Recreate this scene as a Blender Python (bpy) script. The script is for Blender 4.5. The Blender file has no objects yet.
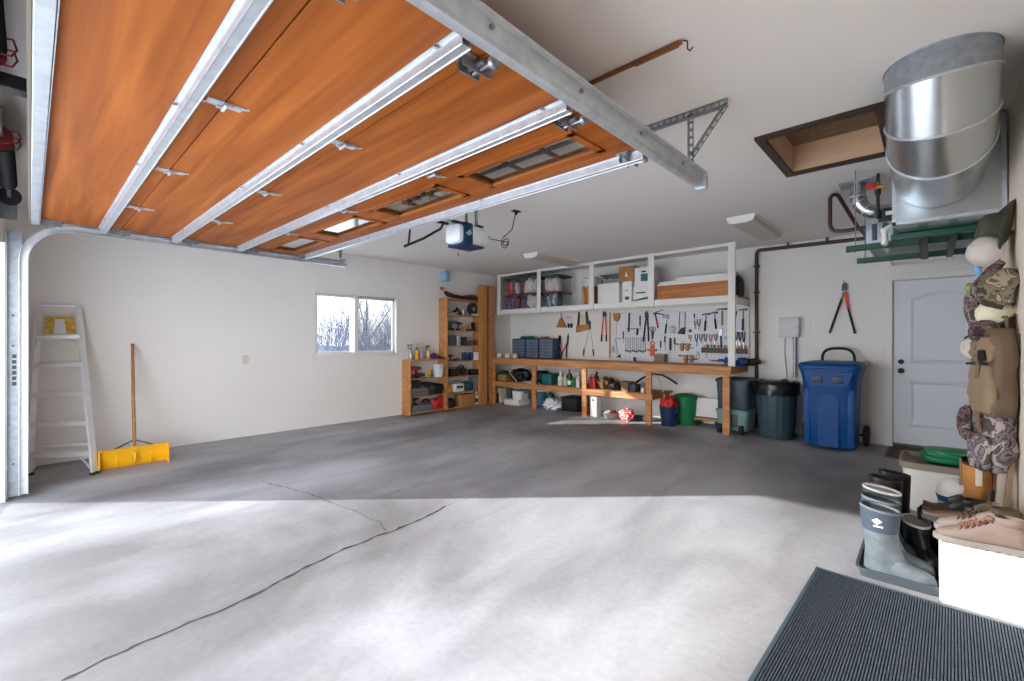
import bpy, bmesh, math, random
from mathutils import Vector, Matrix, noise
R = random.Random(7)
C = bpy.context.scene.collection
PI = math.pi
# ---------- camera model: 1024x681 frame, focal 449 px, level camera ----------
F, CX, CY, CH = 449.0, 512.0, 340.5, 1.30
YAW = math.radians(42.95)
def ray(u, v):
    d = u - CX
    return Vector((-math.sin(YAW)*F + math.cos(YAW)*d, math.cos(YAW)*F + math.sin(YAW)*d, CY - v))
def at(u, v, X=None, Y=None, Z=None):
    r = ray(u, v)
    s = (Z-CH)/r.z if Z is not None else (X/r.x if X is not None else Y/r.y)
    return Vector((r.x*s, r.y*s, CH + r.z*s))
WX, WY, CZ, RX = -6.78, 7.25, 2.67, 0.34      # left wall, back wall, ceiling, right wall

# ---------- materials ----------
MATS = {}
def mat(name, col, rough=0.6, metal=0.0, nscale=0, namt=0.0, bump=0.0, bscale=40, spec=None, alpha=None, coat=0, stretch=None, dark=None):
    if name in MATS: return MATS[name]
    m = bpy.data.materials.new(name); m.use_nodes = True
    nt = m.node_tree; b = nt.nodes['Principled BSDF']
    c = tuple(col)+(1,)
    b.inputs['Base Color'].default_value = c
    b.inputs['Roughness'].default_value = rough
    b.inputs['Metallic'].default_value = metal
    if spec is not None: b.inputs['Specular IOR Level'].default_value = spec
    if coat: b.inputs['Coat Weight'].default_value = coat
    if nscale or bump:
        tc = nt.nodes.new('ShaderNodeTexCoord'); mp = nt.nodes.new('ShaderNodeMapping')
        nt.links.new(tc.outputs['Object'], mp.inputs['Vector'])
        if stretch: mp.inputs['Scale'].default_value = stretch
    if nscale:
        n = nt.nodes.new('ShaderNodeTexNoise'); n.inputs['Scale'].default_value = nscale; n.inputs['Detail'].default_value = 6
        r = nt.nodes.new('ShaderNodeValToRGB')
        d = dark or tuple(x*(1-namt) for x in col)
        l = tuple(min(1, x*(1+namt*0.6)) for x in col)
        r.color_ramp.elements[0].position = 0.3; r.color_ramp.elements[1].position = 0.7
        r.color_ramp.elements[0].color = d+(1,); r.color_ramp.elements[1].color = l+(1,)
        nt.links.new(mp.outputs[0], n.inputs['Vector']); nt.links.new(n.outputs['Fac'], r.inputs[0]); nt.links.new(r.outputs[0], b.inputs['Base Color'])
    if bump:
        n2 = nt.nodes.new('ShaderNodeTexNoise'); n2.inputs['Scale'].default_value = bscale; n2.inputs['Detail'].default_value = 5
        bp = nt.nodes.new('ShaderNodeBump'); bp.inputs['Strength'].default_value = bump; bp.inputs['Distance'].default_value = 0.01
        nt.links.new(mp.outputs[0], n2.inputs['Vector']); nt.links.new(n2.outputs['Fac'], bp.inputs['Height']); nt.links.new(bp.outputs[0], b.inputs['Normal'])
    MATS[name] = m
    return m
def srgb(r, g, b):
    f = lambda c: (c/255/12.92) if c/255 <= 0.04045 else ((c/255+0.055)/1.055)**2.4
    return (f(r), f(g), f(b))
def col(name, r, g, b, rough=0.55, **k): return mat(name, srgb(r, g, b), rough, **k)

def wood(name, c1, c2, scale=3.0, stretch=(1, 8, 1), rough=0.5, knots=False, c3=None):
    m = bpy.data.materials.new(name); m.use_nodes = True; nt = m.node_tree; b = nt.nodes['Principled BSDF']
    tc = nt.nodes.new('ShaderNodeTexCoord'); mp = nt.nodes.new('ShaderNodeMapping'); mp.inputs['Scale'].default_value = stretch
    n = nt.nodes.new('ShaderNodeTexNoise'); n.inputs['Scale'].default_value = scale; n.inputs['Detail'].default_value = 8; n.inputs['Distortion'].default_value = 1.2
    r = nt.nodes.new('ShaderNodeValToRGB'); r.color_ramp.elements[0].position = .32; r.color_ramp.elements[1].position = .68
    r.color_ramp.elements[0].color = c1+(1,); r.color_ramp.elements[1].color = c2+(1,)
    if c3:
        e = r.color_ramp.elements.new(.5); e.color = c3+(1,)
    nt.links.new(tc.outputs['Object'], mp.inputs['Vector']); nt.links.new(mp.outputs[0], n.inputs['Vector'])
    nt.links.new(n.outputs['Fac'], r.inputs[0]); nt.links.new(r.outputs[0], b.inputs['Base Color'])
    b.inputs['Roughness'].default_value = rough
    MATS[name] = m
    return m

M_wall = mat('painted_wall', srgb(232, 229, 224), 0.85, bump=0.12, bscale=60, nscale=0.9, namt=0.035)
M_ceil = mat('painted_ceiling', srgb(228, 224, 219), 0.9, bump=0.15, bscale=90)
M_wallr = mat('beige_wall', srgb(222, 208, 190), 0.85, bump=0.12, bscale=60)
M_white = col('white_paint', 228, 226, 221, 0.5)
M_whitew = mat('white_painted_wood', srgb(228, 225, 220), 0.6, nscale=5, namt=0.04)
M_galv = mat('galvanized_steel', srgb(200, 205, 210), 0.36, 0.62, nscale=18, namt=0.14)
M_galvd = mat('dull_galvanized', srgb(158, 165, 172), 0.45, 0.55, nscale=25, namt=0.2)
M_duct = mat('duct_steel', srgb(190, 196, 200), 0.27, 1.0, nscale=3, namt=0.06, bump=0.04, bscale=3)
M_alu = mat('aluminium', srgb(222, 223, 225), 0.4, 0.35, nscale=12, namt=0.08)
M_steel = mat('tool_steel', srgb(150, 152, 156), 0.35, 0.8)
M_dsteel = mat('dark_steel', srgb(62, 64, 68), 0.45, 0.6)
M_black = col('black_plastic', 26, 27, 29, 0.5)
M_rubber = col('black_rubber', 30, 30, 32, 0.8)
M_red = col('red_plastic', 190, 34, 32, 0.45)
M_dred = col('dark_red_plastic', 120, 26, 30, 0.5)
M_orange = col('orange_plastic', 226, 92, 36, 0.5)
M_yellow = mat('yellow_plastic', srgb(246, 182, 14), 0.45, nscale=4, namt=0.08)
M_ylabel = mat('worn_yellow_label', srgb(206, 170, 60), 0.6, nscale=25, namt=0.5)
M_blue = mat('blue_plastic', srgb(0, 68, 132), 0.45, spec=.25)
M_blued = col('dark_blue_plastic', 10, 42, 78, 0.45)
M_lblue = col('light_blue_plastic', 130, 180, 222, 0.4)
M_green = col('green_plastic', 16, 120, 72, 0.5)
M_dgreen = col('dark_green_paint', 26, 74, 56, 0.5)
M_teal = col('teal_plastic', 20, 104, 108, 0.5)
M_gteal = col('grey_teal_plastic', 108, 142, 142, 0.5)
M_slate = mat('slate_plastic', srgb(62, 76, 86), 0.5, nscale=6, namt=0.08)
M_dslate = mat('trash_can_plastic', srgb(52, 70, 80), 0.5, nscale=6, namt=0.1)
M_bag = col('bin_liner', 18, 18, 20, 0.28)
M_card = mat('cardboard', srgb(172, 122, 72), 0.8, nscale=9, namt=0.1)
M_cream = col('cream_plastic', 214, 204, 180, 0.55)
M_purple = col('purple_plastic', 96, 58, 130, 0.5)
M_lilac = col('lilac_plastic', 170, 150, 196, 0.45)
M_pink = col('pink_plastic', 214, 70, 100, 0.5)
M_brownp = mat('brown_pipe', srgb(74, 48, 40), 0.5, 0.3)
M_dbrown = mat('dark_brown_wood', srgb(58, 38, 28), 0.5, nscale=8, namt=0.2)
M_brass = mat('brass', srgb(180, 140, 60), 0.35, 0.8)
M_muntin = col('brown_muntin', 96, 66, 30, 0.6)
M_door = wood('door_plywood', srgb(128, 66, 20), srgb(170, 97, 37), 2.0, (0.35, 6.5, 1), 0.6, c3=srgb(152, 82, 28))
[n_ for n_ in M_door.node_tree.nodes if n_.type == 'TEX_NOISE'][0].inputs['Distortion'].default_value = .5
M_door.node_tree.nodes['Principled BSDF'].inputs['Specular IOR Level'].default_value = .22
M_bench = wood('bench_lumber', srgb(166, 104, 56), srgb(206, 148, 94), 2.5, (0.6, 9, 9), 0.6)
M_pine = wood('pine_plank', srgb(176, 116, 60), srgb(216, 156, 92), 2.5, (8, 8, .6), 0.6)
M_ply = wood('shelf_board', srgb(170, 112, 60), srgb(210, 150, 92), 2.2, (5, .7, 5), 0.6)
M_handle = wood('handle_wood', srgb(140, 96, 56), srgb(186, 138, 88), 3, (8, 8, 1), 0.55)
M_tan = mat('tan_leather', srgb(184, 122, 58), 0.6, nscale=14, namt=0.25, bump=0.1)
M_suede = mat('taupe_suede', srgb(96, 82, 74), 0.85, nscale=20, namt=0.12, bump=0.15)
M_sole = col('boot_sole', 100, 94, 88, 0.8)
M_brownl = mat('brown_leather', srgb(66, 46, 36), 0.55, nscale=12, namt=0.25)
M_mboot = mat('grey_rubber_boot', srgb(80, 88, 92), 0.7, nscale=14, namt=0.35)
M_mbootu = mat('slate_neoprene', srgb(44, 55, 66), 0.8, nscale=30, namt=0.08)
M_canvas = mat('tan_canvas', srgb(140, 118, 92), 0.9, nscale=8, namt=0.15, bump=0.35, bscale=30)
M_canvas2 = mat('dark_tan_canvas', srgb(112, 94, 74), 0.9, nscale=8, namt=0.15, bump=0.35, bscale=30)
M_olive = mat('olive_felt', srgb(72, 72, 58), 0.9, nscale=10, namt=0.12, bump=0.2)
M_whitecl = mat('off_white_cloth', srgb(200, 190, 182), 0.9, nscale=6, namt=0.08, bump=0.3, bscale=12)
M_creamcl = mat('cream_cloth', srgb(214, 210, 182), 0.9, bump=0.3, bscale=12)
def camo(name, cols, scale=9):
    m = bpy.data.materials.new(name); m.use_nodes = True; nt = m.node_tree; b = nt.nodes['Principled BSDF']
    tc = nt.nodes.new('ShaderNodeTexCoord'); n = nt.nodes.new('ShaderNodeTexNoise'); n.inputs['Scale'].default_value = scale; n.inputs['Detail'].default_value = 4; n.inputs['Distortion'].default_value = .8
    r = nt.nodes.new('ShaderNodeValToRGB'); r.color_ramp.interpolation = 'CONSTANT'
    els = r.color_ramp.elements; ps = [0, .42, .49, .55, .62]
    els[0].color = cols[0]+(1,); els[1].position = ps[1]; els[1].color = cols[1]+(1,)
    for i in range(2, len(cols)):
        e = els.new(ps[i]); e.color = cols[i]+(1,)
    nt.links.new(tc.outputs['Object'], n.inputs['Vector']); nt.links.new(n.outputs['Fac'], r.inputs[0]); nt.links.new(r.outputs[0], b.inputs['Base Color'])
    b.inputs['Roughness'].default_value = .9
    MATS[name] = m
    return m
M_camo = camo('woodland_camo', [srgb(58, 52, 42), srgb(120, 108, 84), srgb(84, 84, 60), srgb(160, 148, 124), srgb(104, 78, 54)], 12)
M_camop = camo('plum_camo', [srgb(52, 40, 42), srgb(112, 84, 88), srgb(74, 58, 56), srgb(138, 122, 116), srgb(60, 66, 48)], 16)
M_camog = camo('grey_camo', [srgb(60, 54, 58), srgb(128, 116, 118), srgb(92, 82, 84), srgb(168, 156, 156), srgb(80, 72, 66)], 10)

def glass(name, tint=(1, 1, 1), rough=0.0, fac=0.08):
    m = bpy.data.materials.new(name); m.use_nodes = True; nt = m.node_tree; nt.nodes.clear()
    o = nt.nodes.new('ShaderNodeOutputMaterial'); mx = nt.nodes.new('ShaderNodeMixShader')
    t = nt.nodes.new('ShaderNodeBsdfTransparent'); t.inputs[0].default_value = tint+(1,)
    g = nt.nodes.new('ShaderNodeBsdfGlossy'); g.inputs['Roughness'].default_value = rough
    lw = nt.nodes.new('ShaderNodeLayerWeight'); lw.inputs[0].default_value = .5
    pw = nt.nodes.new('ShaderNodeMath'); pw.operation = 'POWER'; pw.inputs[1].default_value = 4; fr = nt.nodes.new('ShaderNodeMath'); fr.operation = 'MULTIPLY'; fr.inputs[1].default_value = .4
    nt.links.new(lw.outputs['Facing'], pw.inputs[0]); nt.links.new(pw.outputs[0], fr.inputs[0])
    ma = nt.nodes.new('ShaderNodeMath'); ma.operation = 'ADD'; ma.inputs[1].default_value = fac; ma.use_clamp = True
    nt.links.new(fr.outputs[0], ma.inputs[0]); nt.links.new(ma.outputs[0], mx.inputs[0])
    nt.links.new(t.outputs[0], mx.inputs[1]); nt.links.new(g.outputs[0], mx.inputs[2]); nt.links.new(mx.outputs[0], o.inputs[0])
    MATS[name] = m
    return m
M_glass = glass('window_glass', fac=0.02)
M_dglass = glass('door_window_glass', (.9, .93, .95), fac=0.2)
def translucent(name, c, fac):
    m = bpy.data.materials.new(name); m.use_nodes = True; nt = m.node_tree; b = nt.nodes['Principled BSDF']
    b.inputs['Base Color'].default_value = c+(1,); b.inputs['Roughness'].default_value = .35
    b.inputs['Alpha'].default_value = fac
    MATS[name] = m
    return m
M_clear = translucent('clear_plastic', srgb(190, 200, 205), 0.14)

# floor: worn concrete
def concrete():
    m = bpy.data.materials.new('worn_concrete'); m.use_nodes = True; nt = m.node_tree; b = nt.nodes['Principled BSDF']
    tc = nt.nodes.new('ShaderNodeTexCoord')
    def nz(s, d, dist=0.0, sc=None, rz=0):
        n = nt.nodes.new('ShaderNodeTexNoise'); n.inputs['Scale'].default_value = s; n.inputs['Detail'].default_value = d; n.inputs['Distortion'].default_value = dist
        mp = nt.nodes.new('ShaderNodeMapping'); mp.inputs['Rotation'].default_value = (0, 0, rz)
        if sc: mp.inputs['Scale'].default_value = sc
        nt.links.new(tc.outputs['Object'], mp.inputs[0]); nt.links.new(mp.outputs[0], n.inputs['Vector'])
        return n
    def ramp(n, p0, c0, p1, c1):
        r = nt.nodes.new('ShaderNodeValToRGB'); e = r.color_ramp.elements
        e[0].position = p0; e[0].color = c0+(1,); e[1].position = p1; e[1].color = c1+(1,)
        nt.links.new(n.outputs['Fac'], r.inputs[0]); return r
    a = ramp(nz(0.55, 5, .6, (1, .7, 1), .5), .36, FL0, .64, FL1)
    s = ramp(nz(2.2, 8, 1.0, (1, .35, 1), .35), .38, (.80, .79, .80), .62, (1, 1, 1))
    f = ramp(nz(28, 8), .35, (.90, .90, .90), .65, (1.0, 1.0, 1.0))
    mx = nt.nodes.new('ShaderNodeMixRGB'); mx.blend_type = 'MULTIPLY'; mx.inputs[0].default_value = 1
    mx2 = nt.nodes.new('ShaderNodeMixRGB'); mx2.blend_type = 'MULTIPLY'; mx2.inputs[0].default_value = 1
    nt.links.new(a.outputs[0], mx.inputs[1]); nt.links.new(s.outputs[0], mx.inputs[2])
    nt.links.new(mx.outputs[0], mx2.inputs[1]); nt.links.new(f.outputs[0], mx2.inputs[2])
    nt.links.new(mx2.outputs[0], b.inputs['Base Color'])
    b.inputs['Roughness'].default_value = .55
    bp = nt.nodes.new('ShaderNodeBump'); bp.inputs['Strength'].default_value = .12; bp.inputs['Distance'].default_value = .01
    nt.links.new(nz(14, 8).outputs['Fac'], bp.inputs['Height']); nt.links.new(bp.outputs[0], b.inputs['Normal'])
    return m
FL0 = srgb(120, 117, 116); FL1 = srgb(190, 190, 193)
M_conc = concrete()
M_snow = col('snow', 238, 242, 248, 0.7)
M_crack = col('crack_dark', 48, 46, 46, 0.9)

# ---------- mesh builder ----------
class MB:
    def __init__(s): s.bm = bmesh.new()
    def _add(s, verts, m4):
        bmesh.ops.transform(s.bm, matrix=m4, verts=verts); return s
    def box(s, c, d, rot=None, bev=0.0, seg=2):
        g = bmesh.ops.create_cube(s.bm, size=1.0); vs = g['verts']
        bmesh.ops.scale(s.bm, vec=Vector(d), verts=vs)
        if bev:
            bev = min(bev, min(d)*0.45)
            es = list({e for v in vs for e in v.link_edges})
            r = bmesh.ops.bevel(s.bm, geom=es, offset=bev, segments=seg, affect='EDGES', profile=.6)
            vs = r['verts'] if len(r['verts']) > 8 else vs
            vs = list({v for f in r['faces'] for v in f.verts} | set(x for x in vs if x.is_valid))
        m = Matrix.Translation(Vector(c))
        if rot: m = m @ (rot.to_4x4() if not isinstance(rot, tuple) else (Matrix.Rotation(rot[2], 4, 'Z') @ Matrix.Rotation(rot[1], 4, 'Y') @ Matrix.Rotation(rot[0], 4, 'X')))
        return s._add(vs, m)
    def b2(s, x0, x1, y0, y1, z0, z1, bev=0.0): return s.box(((x0+x1)/2, (y0+y1)/2, (z0+z1)/2), (abs(x1-x0), abs(y1-y0), abs(z1-z0)), None, bev)
    def cyl(s, p0, p1, r0, r1=None, seg=16, caps=True):
        p0 = Vector(p0); p1 = Vector(p1); r1 = r0 if r1 is None else r1
        d = p1-p0; L = d.length
        g = bmesh.ops.create_cone(s.bm, cap_ends=caps, segments=seg, radius1=max(r0, 1e-4), radius2=max(r1, 1e-4), depth=L)
        q = Vector((0, 0, 1)).rotation_difference(d.normalized())
        return s._add(g['verts'], Matrix.Translation((p0+p1)/2) @ q.to_matrix().to_4x4())
    def tube(s, pts, r, seg=8, closed=False):
        pts = [Vector(p) for p in pts]; n = len(pts); rings = []
        rr = r if isinstance(r, (list, tuple)) else [r]*n
        up = None
        for i, p in enumerate(pts):
            a = pts[i-1] if (i > 0 or closed) else p
            b = pts[(i+1) % n] if (i < n-1 or closed) else p
            t = (b-a).normalized()
            if up is None:
                up = t.orthogonal().normalized()
            up = (up - t*up.dot(t)).normalized(); w = t.cross(up)
            rings.append([s.bm.verts.new(p + (up*math.cos(2*PI*k/seg) + w*math.sin(2*PI*k/seg))*rr[i]) for k in range(seg)])
        for i in range(n if closed else n-1):
            A = rings[i]; B = rings[(i+1) % n]
            for k in range(seg): s.bm.faces.new((A[k], A[(k+1) % seg], B[(k+1) % seg], B[k]))
        if not closed:
            s.bm.faces.new(rings[0][::-1]); s.bm.faces.new(rings[-1])
        return s
    def loft(s, rings, cap=True):
        rs = [[s.bm.verts.new(Vector(p)) for p in r] for r in rings]; n = len(rs[0])
        for A, B in zip(rs, rs[1:]):
            for k in range(n): s.bm.faces.new((A[k], A[(k+1) % n], B[(k+1) % n], B[k]))
        if cap:
            s.bm.faces.new(rs[0][::-1]); s.bm.faces.new(rs[-1])
        return s
    def lathe(s, prof, c=(0, 0, 0), seg=24, sx=1, sy=1, cap=True, m=None):
        c = Vector(c)
        rings = []
        for r, z in prof:
            ring = []
            for k in range(seg):
                a = 2*PI*k/seg; p = Vector((max(r, 1e-4)*math.cos(a)*sx, max(r, 1e-4)*math.sin(a)*sy, z))
                if m: p = m @ p
                ring.append(p+c)
            rings.append(ring)
        return s.loft(rings, cap)
    def prism(s, poly, axis, a0, a1):
        """extrude polygon of (p,q) along axis: X->(a,p,q) Y->(p,a,q) Z->(p,q,a)"""
        f = {'X': lambda p, q, a: (a, p, q), 'Y': lambda p, q, a: (p, a, q), 'Z': lambda p, q, a: (p, q, a)}[axis]
        A = [s.bm.verts.new(f(p, q, a0)) for p, q in poly]; B = [s.bm.verts.new(f(p, q, a1)) for p, q in poly]; n = len(A)
        for k in range(n): s.bm.faces.new((A[k], A[(k+1) % n], B[(k+1) % n], B[k]))
        s.bm.faces.new(A[::-1]); s.bm.faces.new(B)
        return s
    def blob(s, c, d, amp=0.15, fr=3.0, seed=0, sub=3, power=1.0):
        g = bmesh.ops.create_icosphere(s.bm, subdivisions=sub, radius=1.0)
        for v in g['verts']:
            p = v.co.copy()
            if power != 1.0:
                p = Vector([math.copysign(abs(x)**power, x) for x in p])
            k = 1+amp*noise.noise(v.co*fr+Vector((seed*3.1, seed, 0)))*2
            v.co = Vector((p.x*d[0]/2*k, p.y*d[1]/2*k, p.z*d[2]/2*k)) + Vector(c)
        return s
    def build(s, name, m, parent=None, loc=None, rz=0.0, smooth=0.6, rot=None):
        bmesh.ops.recalc_face_normals(s.bm, faces=s.bm.faces[:])
        me = bpy.data.meshes.new(name); s.bm.to_mesh(me); s.bm.free()
        if smooth:
            me.shade_smooth(); me.set_sharp_from_angle(angle=smooth)
        me.materials.append(m)
        o = bpy.data.objects.new(name, me); C.objects.link(o)
        if parent: o.parent = parent
        if loc is not None: o.location = loc
        o.rotation_euler = rot if rot else (0, 0, rz)
        return o
def tag(o, label, cat, group=None, kind=None):
    o['label'] = label; o['category'] = cat
    if group: o['group'] = group
    if kind: o['kind'] = kind
    return o
def T(name, label, cat, loc=(0, 0, 0), rz=0.0, group=None, rot=None):
    o = bpy.data.objects.new(name, None); C.objects.link(o); o.empty_display_size = .1
    o.location = loc; o.rotation_euler = rot if rot else (0, 0, rz)
    return tag(o, label, cat, group)
def struct(o): o['kind'] = 'structure'; return o
def copy_tree(o, loc, rz=None, label=None, parent=None):
    c = o.copy(); C.objects.link(c); c.parent = parent
    if parent is None:
        c.location = loc
        if rz is not None: c.rotation_euler = (0, 0, rz)
        if label: c['label'] = label
    for ch in list(o.children): copy_tree(ch, None, parent=c)
    return c

# ================= ROOM =================
OX0, OX1, OH, FY = -5.60, -0.98, 2.09, -0.17     # door opening
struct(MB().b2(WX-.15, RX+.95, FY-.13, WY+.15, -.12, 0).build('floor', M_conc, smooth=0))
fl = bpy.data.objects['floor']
w = MB(); WN = (2.93, 4.35, 1.065, 2.02)
w.b2(WX-.15, WX, FY-.13, WN[0], 0, CZ+.1); w.b2(WX-.15, WX, WN[1], WY+.15, 0, CZ+.1); w.b2(WX-.15, WX, WN[0], WN[1], 0, WN[2]); w.b2(WX-.15, WX, WN[0], WN[1], WN[3], CZ+.1)
struct(w.build('wall_left', M_wall, smooth=0))
DX0, DX1, DZ = -.335, .485, 2.035
w = MB(); w.b2(WX, DX0-.02, WY, WY+.15, 0, CZ+.1); w.b2(DX0-.02, DX1+.02, WY, WY+.15, DZ+.02, CZ+.1); w.b2(DX1+.02, .80, WY, WY+.15, 0, CZ+.1)
struct(w.build('wall_back', M_wall, smooth=0))
struct(MB().b2(RX, RX+.12, FY-.13, 5.95, 0, CZ+.1).build('wall_right', M_wallr, smooth=0))
struct(MB().b2(RX+.12, .8, 5.83, 5.95, 0, CZ+.1).build('wall_right', M_wallr, smooth=0))
struct(MB().b2(.65, .8, 5.95, WY, 0, CZ+.1).build('wall_right', M_wallr, smooth=0))
w = MB(); w.b2(WX, OX0, FY-.13, FY, 0, CZ+.1); w.b2(OX1, RX, FY-.13, FY, 0, CZ+.1); w.b2(OX0, OX1, FY-.13, FY, OH, CZ+.1)
struct(w.build('wall_front', M_wall, smooth=0))
# ceiling with the attic hatch cut out
HX0, HX1, HY0, HY1 = -.825, -.225, 3.37, 4.23
w = MB(); w.b2(WX, HX0, FY, WY, CZ, CZ+.1); w.b2(HX1, .8, FY, WY, CZ, CZ+.1); w.b2(HX0, HX1, FY, HY0, CZ, CZ+.1); w.b2(HX0, HX1, HY1, WY, CZ, CZ+.1)
struct(w.build('ceiling', M_ceil, smooth=0))
# floor crack
def ribbon(pts, wd, name):
    m = MB(); vs = []
    P = []
    for a, b in zip(pts, pts[1:]):
        a = Vector(a); b = Vector(b); n = max(3, int((b-a).length/.035))
        for k in range(n): P.append(a.lerp(b, k/n))
    P.append(Vector(pts[-1]))
    for i, p in enumerate(P):
        t = (P[min(i+1, len(P)-1)]-P[max(i-1, 0)]).normalized(); nn = Vector((-t.y, t.x, 0))
        j = noise.noise(Vector((i*.31, wd*99, 0)))*.022 + noise.noise(Vector((i*1.3, 5, 0)))*.008
        ww = wd*(.45+abs(noise.noise(Vector((i*.7, 9, 2))))*2.2)
        vs.append((m.bm.verts.new(p+nn*(j+ww/2)), m.bm.verts.new(p+nn*(j-ww/2))))
    for A, B in zip(vs, vs[1:]): m.bm.faces.new((A[0], A[1], B[1], B[0]))
    return m.build(name, M_crack, fl, smooth=0)
def fp(l, z=.0012): return [at(u, v, Z=z) for u, v in l]
ribbon(fp([(62, 681), (90, 666), (112, 656), (132, 646), (180, 627), (215, 612), (250, 597), (275, 584), (300, 570), (322, 560), (345, 548), (365, 541), (385, 533), (410, 524), (430, 515), (447, 506)]), .019, 'crack')
ribbon(fp([(447, 506), (462, 500), (500, 487), (540, 474)]), .005, 'crack')
ribbon(fp([(387, 531), (378, 522), (368, 517), (352, 510), (335, 503), (300, 491), (262, 481)]), .007, 'crack')
# window in the left wall (horizontal slider)
y0, y1, z0, z1 = WN
w1 = struct(MB().b2(WX-.10, WX+.012, y0-.03, y1+.03, z1, z1+.05).b2(WX-.10, WX+.012, y0-.03, y1+.03, z0-.035, z0+.02, .003).b2(WX-.10, WX+.008, y0-.02, y0+.015, z0, z1+.02).b2(WX-.10, WX+.008, y1-.015, y1+.045, z0, z1+.02).build('window_1', M_white))
ym = (y0+y1)/2-.07
def sash(a, b, xo):
    t = .045; m = MB()
    m.b2(xo-.02, xo+.02, a, a+t, z0+.02, z1, .003).b2(xo-.02, xo+.02, b-t, b, z0+.02, z1, .003).b2(xo-.02, xo+.02, a, b, z0+.02, z0+.06, .003).b2(xo-.02, xo+.02, a, b, z1-.04, z1, .003)
    f = m.build('sash', M_white, w1)
    MB().b2(xo-.003, xo+.003, a+t, b-t, z0+.06, z1-.04).build('pane', M_glass, f, smooth=0)
sash(y0, ym+.02, WX-.045); sash(ym-.03, y1, WX-.088)
def screen():
    m = bpy.data.materials.new('insect_screen'); m.use_nodes = True; b = m.node_tree.nodes['Principled BSDF']
    b.inputs['Base Color'].default_value = srgb(120, 126, 134)+(1,); b.inputs['Alpha'].default_value = .38; b.inputs['Roughness'].default_value = .9; return m
MB().b2(WX-.128, WX-.127, ym, y1, z0, z1).build('insect_screen', screen(), w1, smooth=0)
MB().b2(WX-.03, WX+.004, ym-.012, ym+.055, z0+.02, z1, .003).build('mullion', M_white, w1)
# entry door, its casing and hardware
cw = .075
struct(MB().b2(DX0-cw-.015, DX0-.005, WY-.018, WY, 0, DZ+cw, .004).b2(DX0-cw-.015, .65, WY-.02, WY, DZ+.005, DZ+cw+.005, .004).b2(DX1+.005, DX1+cw, WY-.018, WY, 0, DZ+.01, .004)
       .b2(DX0-.02, DX0, WY, WY+.12, 0, DZ+.02).b2(DX1, DX1+.02, WY, WY+.12, 0, DZ+.02).b2(DX0, DX1, WY, WY+.12, DZ, DZ+.02).build('trim_1', M_white, smooth=0))
M_edoor = mat('entry_door_paint', srgb(218, 222, 230), .5)
d1 = struct(MB().b2(DX0+.004, DX1-.004, WY+.03, WY+.07, .04, DZ-.005).b2(DX0-.015, DX1+.015, WY+.075, WY+.11, .0, DZ+.015).build('door_1', M_edoor, smooth=0))
cxd = (DX0+DX1)/2
def arch(x0, x1, za, zb, rise, n=16):
    pts = [(x0, za), (x1, za)]
    for k in range(n+1):
        a = k/n; x = x1+(x0-x1)*a; pts.append((x, zb+rise*math.sin(PI*a)))
    return pts
for (za, zb, ri) in ((1.02, 1.83, .07), (.25, .83, 0.0)):
    m = MB(); outer = arch(DX0+.13, DX1-.13, za, zb, ri); inner = arch(DX0+.165, DX1-.165, za+.035, zb-.035, ri); inn2 = arch(DX0+.19, DX1-.19, za+.06, zb-.06, ri)
    Ys = [WY+.031, WY+.016, WY+.028]
    rings = [[(x, y, z) for x, z in poly] for poly, y in zip((outer, inner, inn2), Ys)]
    m.loft(rings[::1], cap=False); m.bm.faces.new([m.bm.verts.new(p) for p in rings[2]])
    m.build('door_panel', M_edoor, d1, smooth=0)
for z in (1.04, .93):
    h = MB().lathe([(.001, 0), (.033, 0), (.033, .008), (.014, .012), (.014, .04), (.026, .05), (.026, .068), (.001, .075)] if z < 1 else [(.001, 0), (.03, 0), (.03, .012), (.02, .02), (.001, .022)], m=Matrix.Rotation(PI/2, 3, 'X'), seg=20)
    h.build('door_knob' if z < 1 else 'deadbolt', M_black, d1, loc=(DX0+.075, WY+.03, z))
MB().b2(DX0, DX1, WY-.02, WY+.12, 0, .04, .005).build('threshold', M_dbrown, d1)

# ================= OUTSIDE =================
g = struct(MB().b2(-60, 20, -40, FY-.13, -.16, -.035).b2(-60, WX-.15, FY-.13, 60, -.16, -.035).build('ground', M_snow, smooth=0))
m = MB().blob((0, 0, .03), (.62, .5, .40), .12, 2.4, 3)  # heap added out of view to step the sunlight edge beside the jamb
tag(m.build('sun_blocker_heap', M_snow, loc=(-5.62, -.62, -.035)), 'unseen snow heap added outside the door jamb to shape the edge of the sunlight', 'snow')
M_bark = mat('frosted_bark', srgb(84, 88, 98), .9, nscale=6, namt=.3)
M_twig = mat('frosted_twigs', srgb(92, 98, 114), .9, nscale=3, namt=.35)
def branch(m, p, d, L, r, depth, rnd, seg=5):
    pts = [p]; q = p.copy(); dd = d.normalized(); n = 4
    for k in range(n):
        dd = (dd+Vector((rnd.uniform(-.18, .18), rnd.uniform(-.18, .18), rnd.uniform(-.05, .16)))).normalized(); q = q+dd*L/n; pts.append(q.copy())
    m.tube(pts, [r*(1-.15*k) for k in range(n+1)], seg)
    if depth > 0:
        for k in range(rnd.choice((3, 4, 5))):
            b = pts[rnd.choice((1, 2, 3, 4))]
            nd = (dd+Vector((rnd.uniform(-1, 1), rnd.uniform(-1, 1), rnd.uniform(-.1, .8)))).normalized()
            branch(m, b, nd, L*rnd.uniform(.45, .7), r*.5, depth-1, rnd, 4 if depth > 1 else 3)
rnd = random.Random(3)
def tree(loc, h, lab, seed, d=4, r=.09):
    m = MB(); rr = random.Random(seed); branch(m, Vector((0, 0, 0)), Vector((.05, 0, 1)), h, r, d, rr, 8)
    return tag(m.build('bare_tree', M_bark, loc=loc), lab, 'tree', 'bare trees outside the window')
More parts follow.
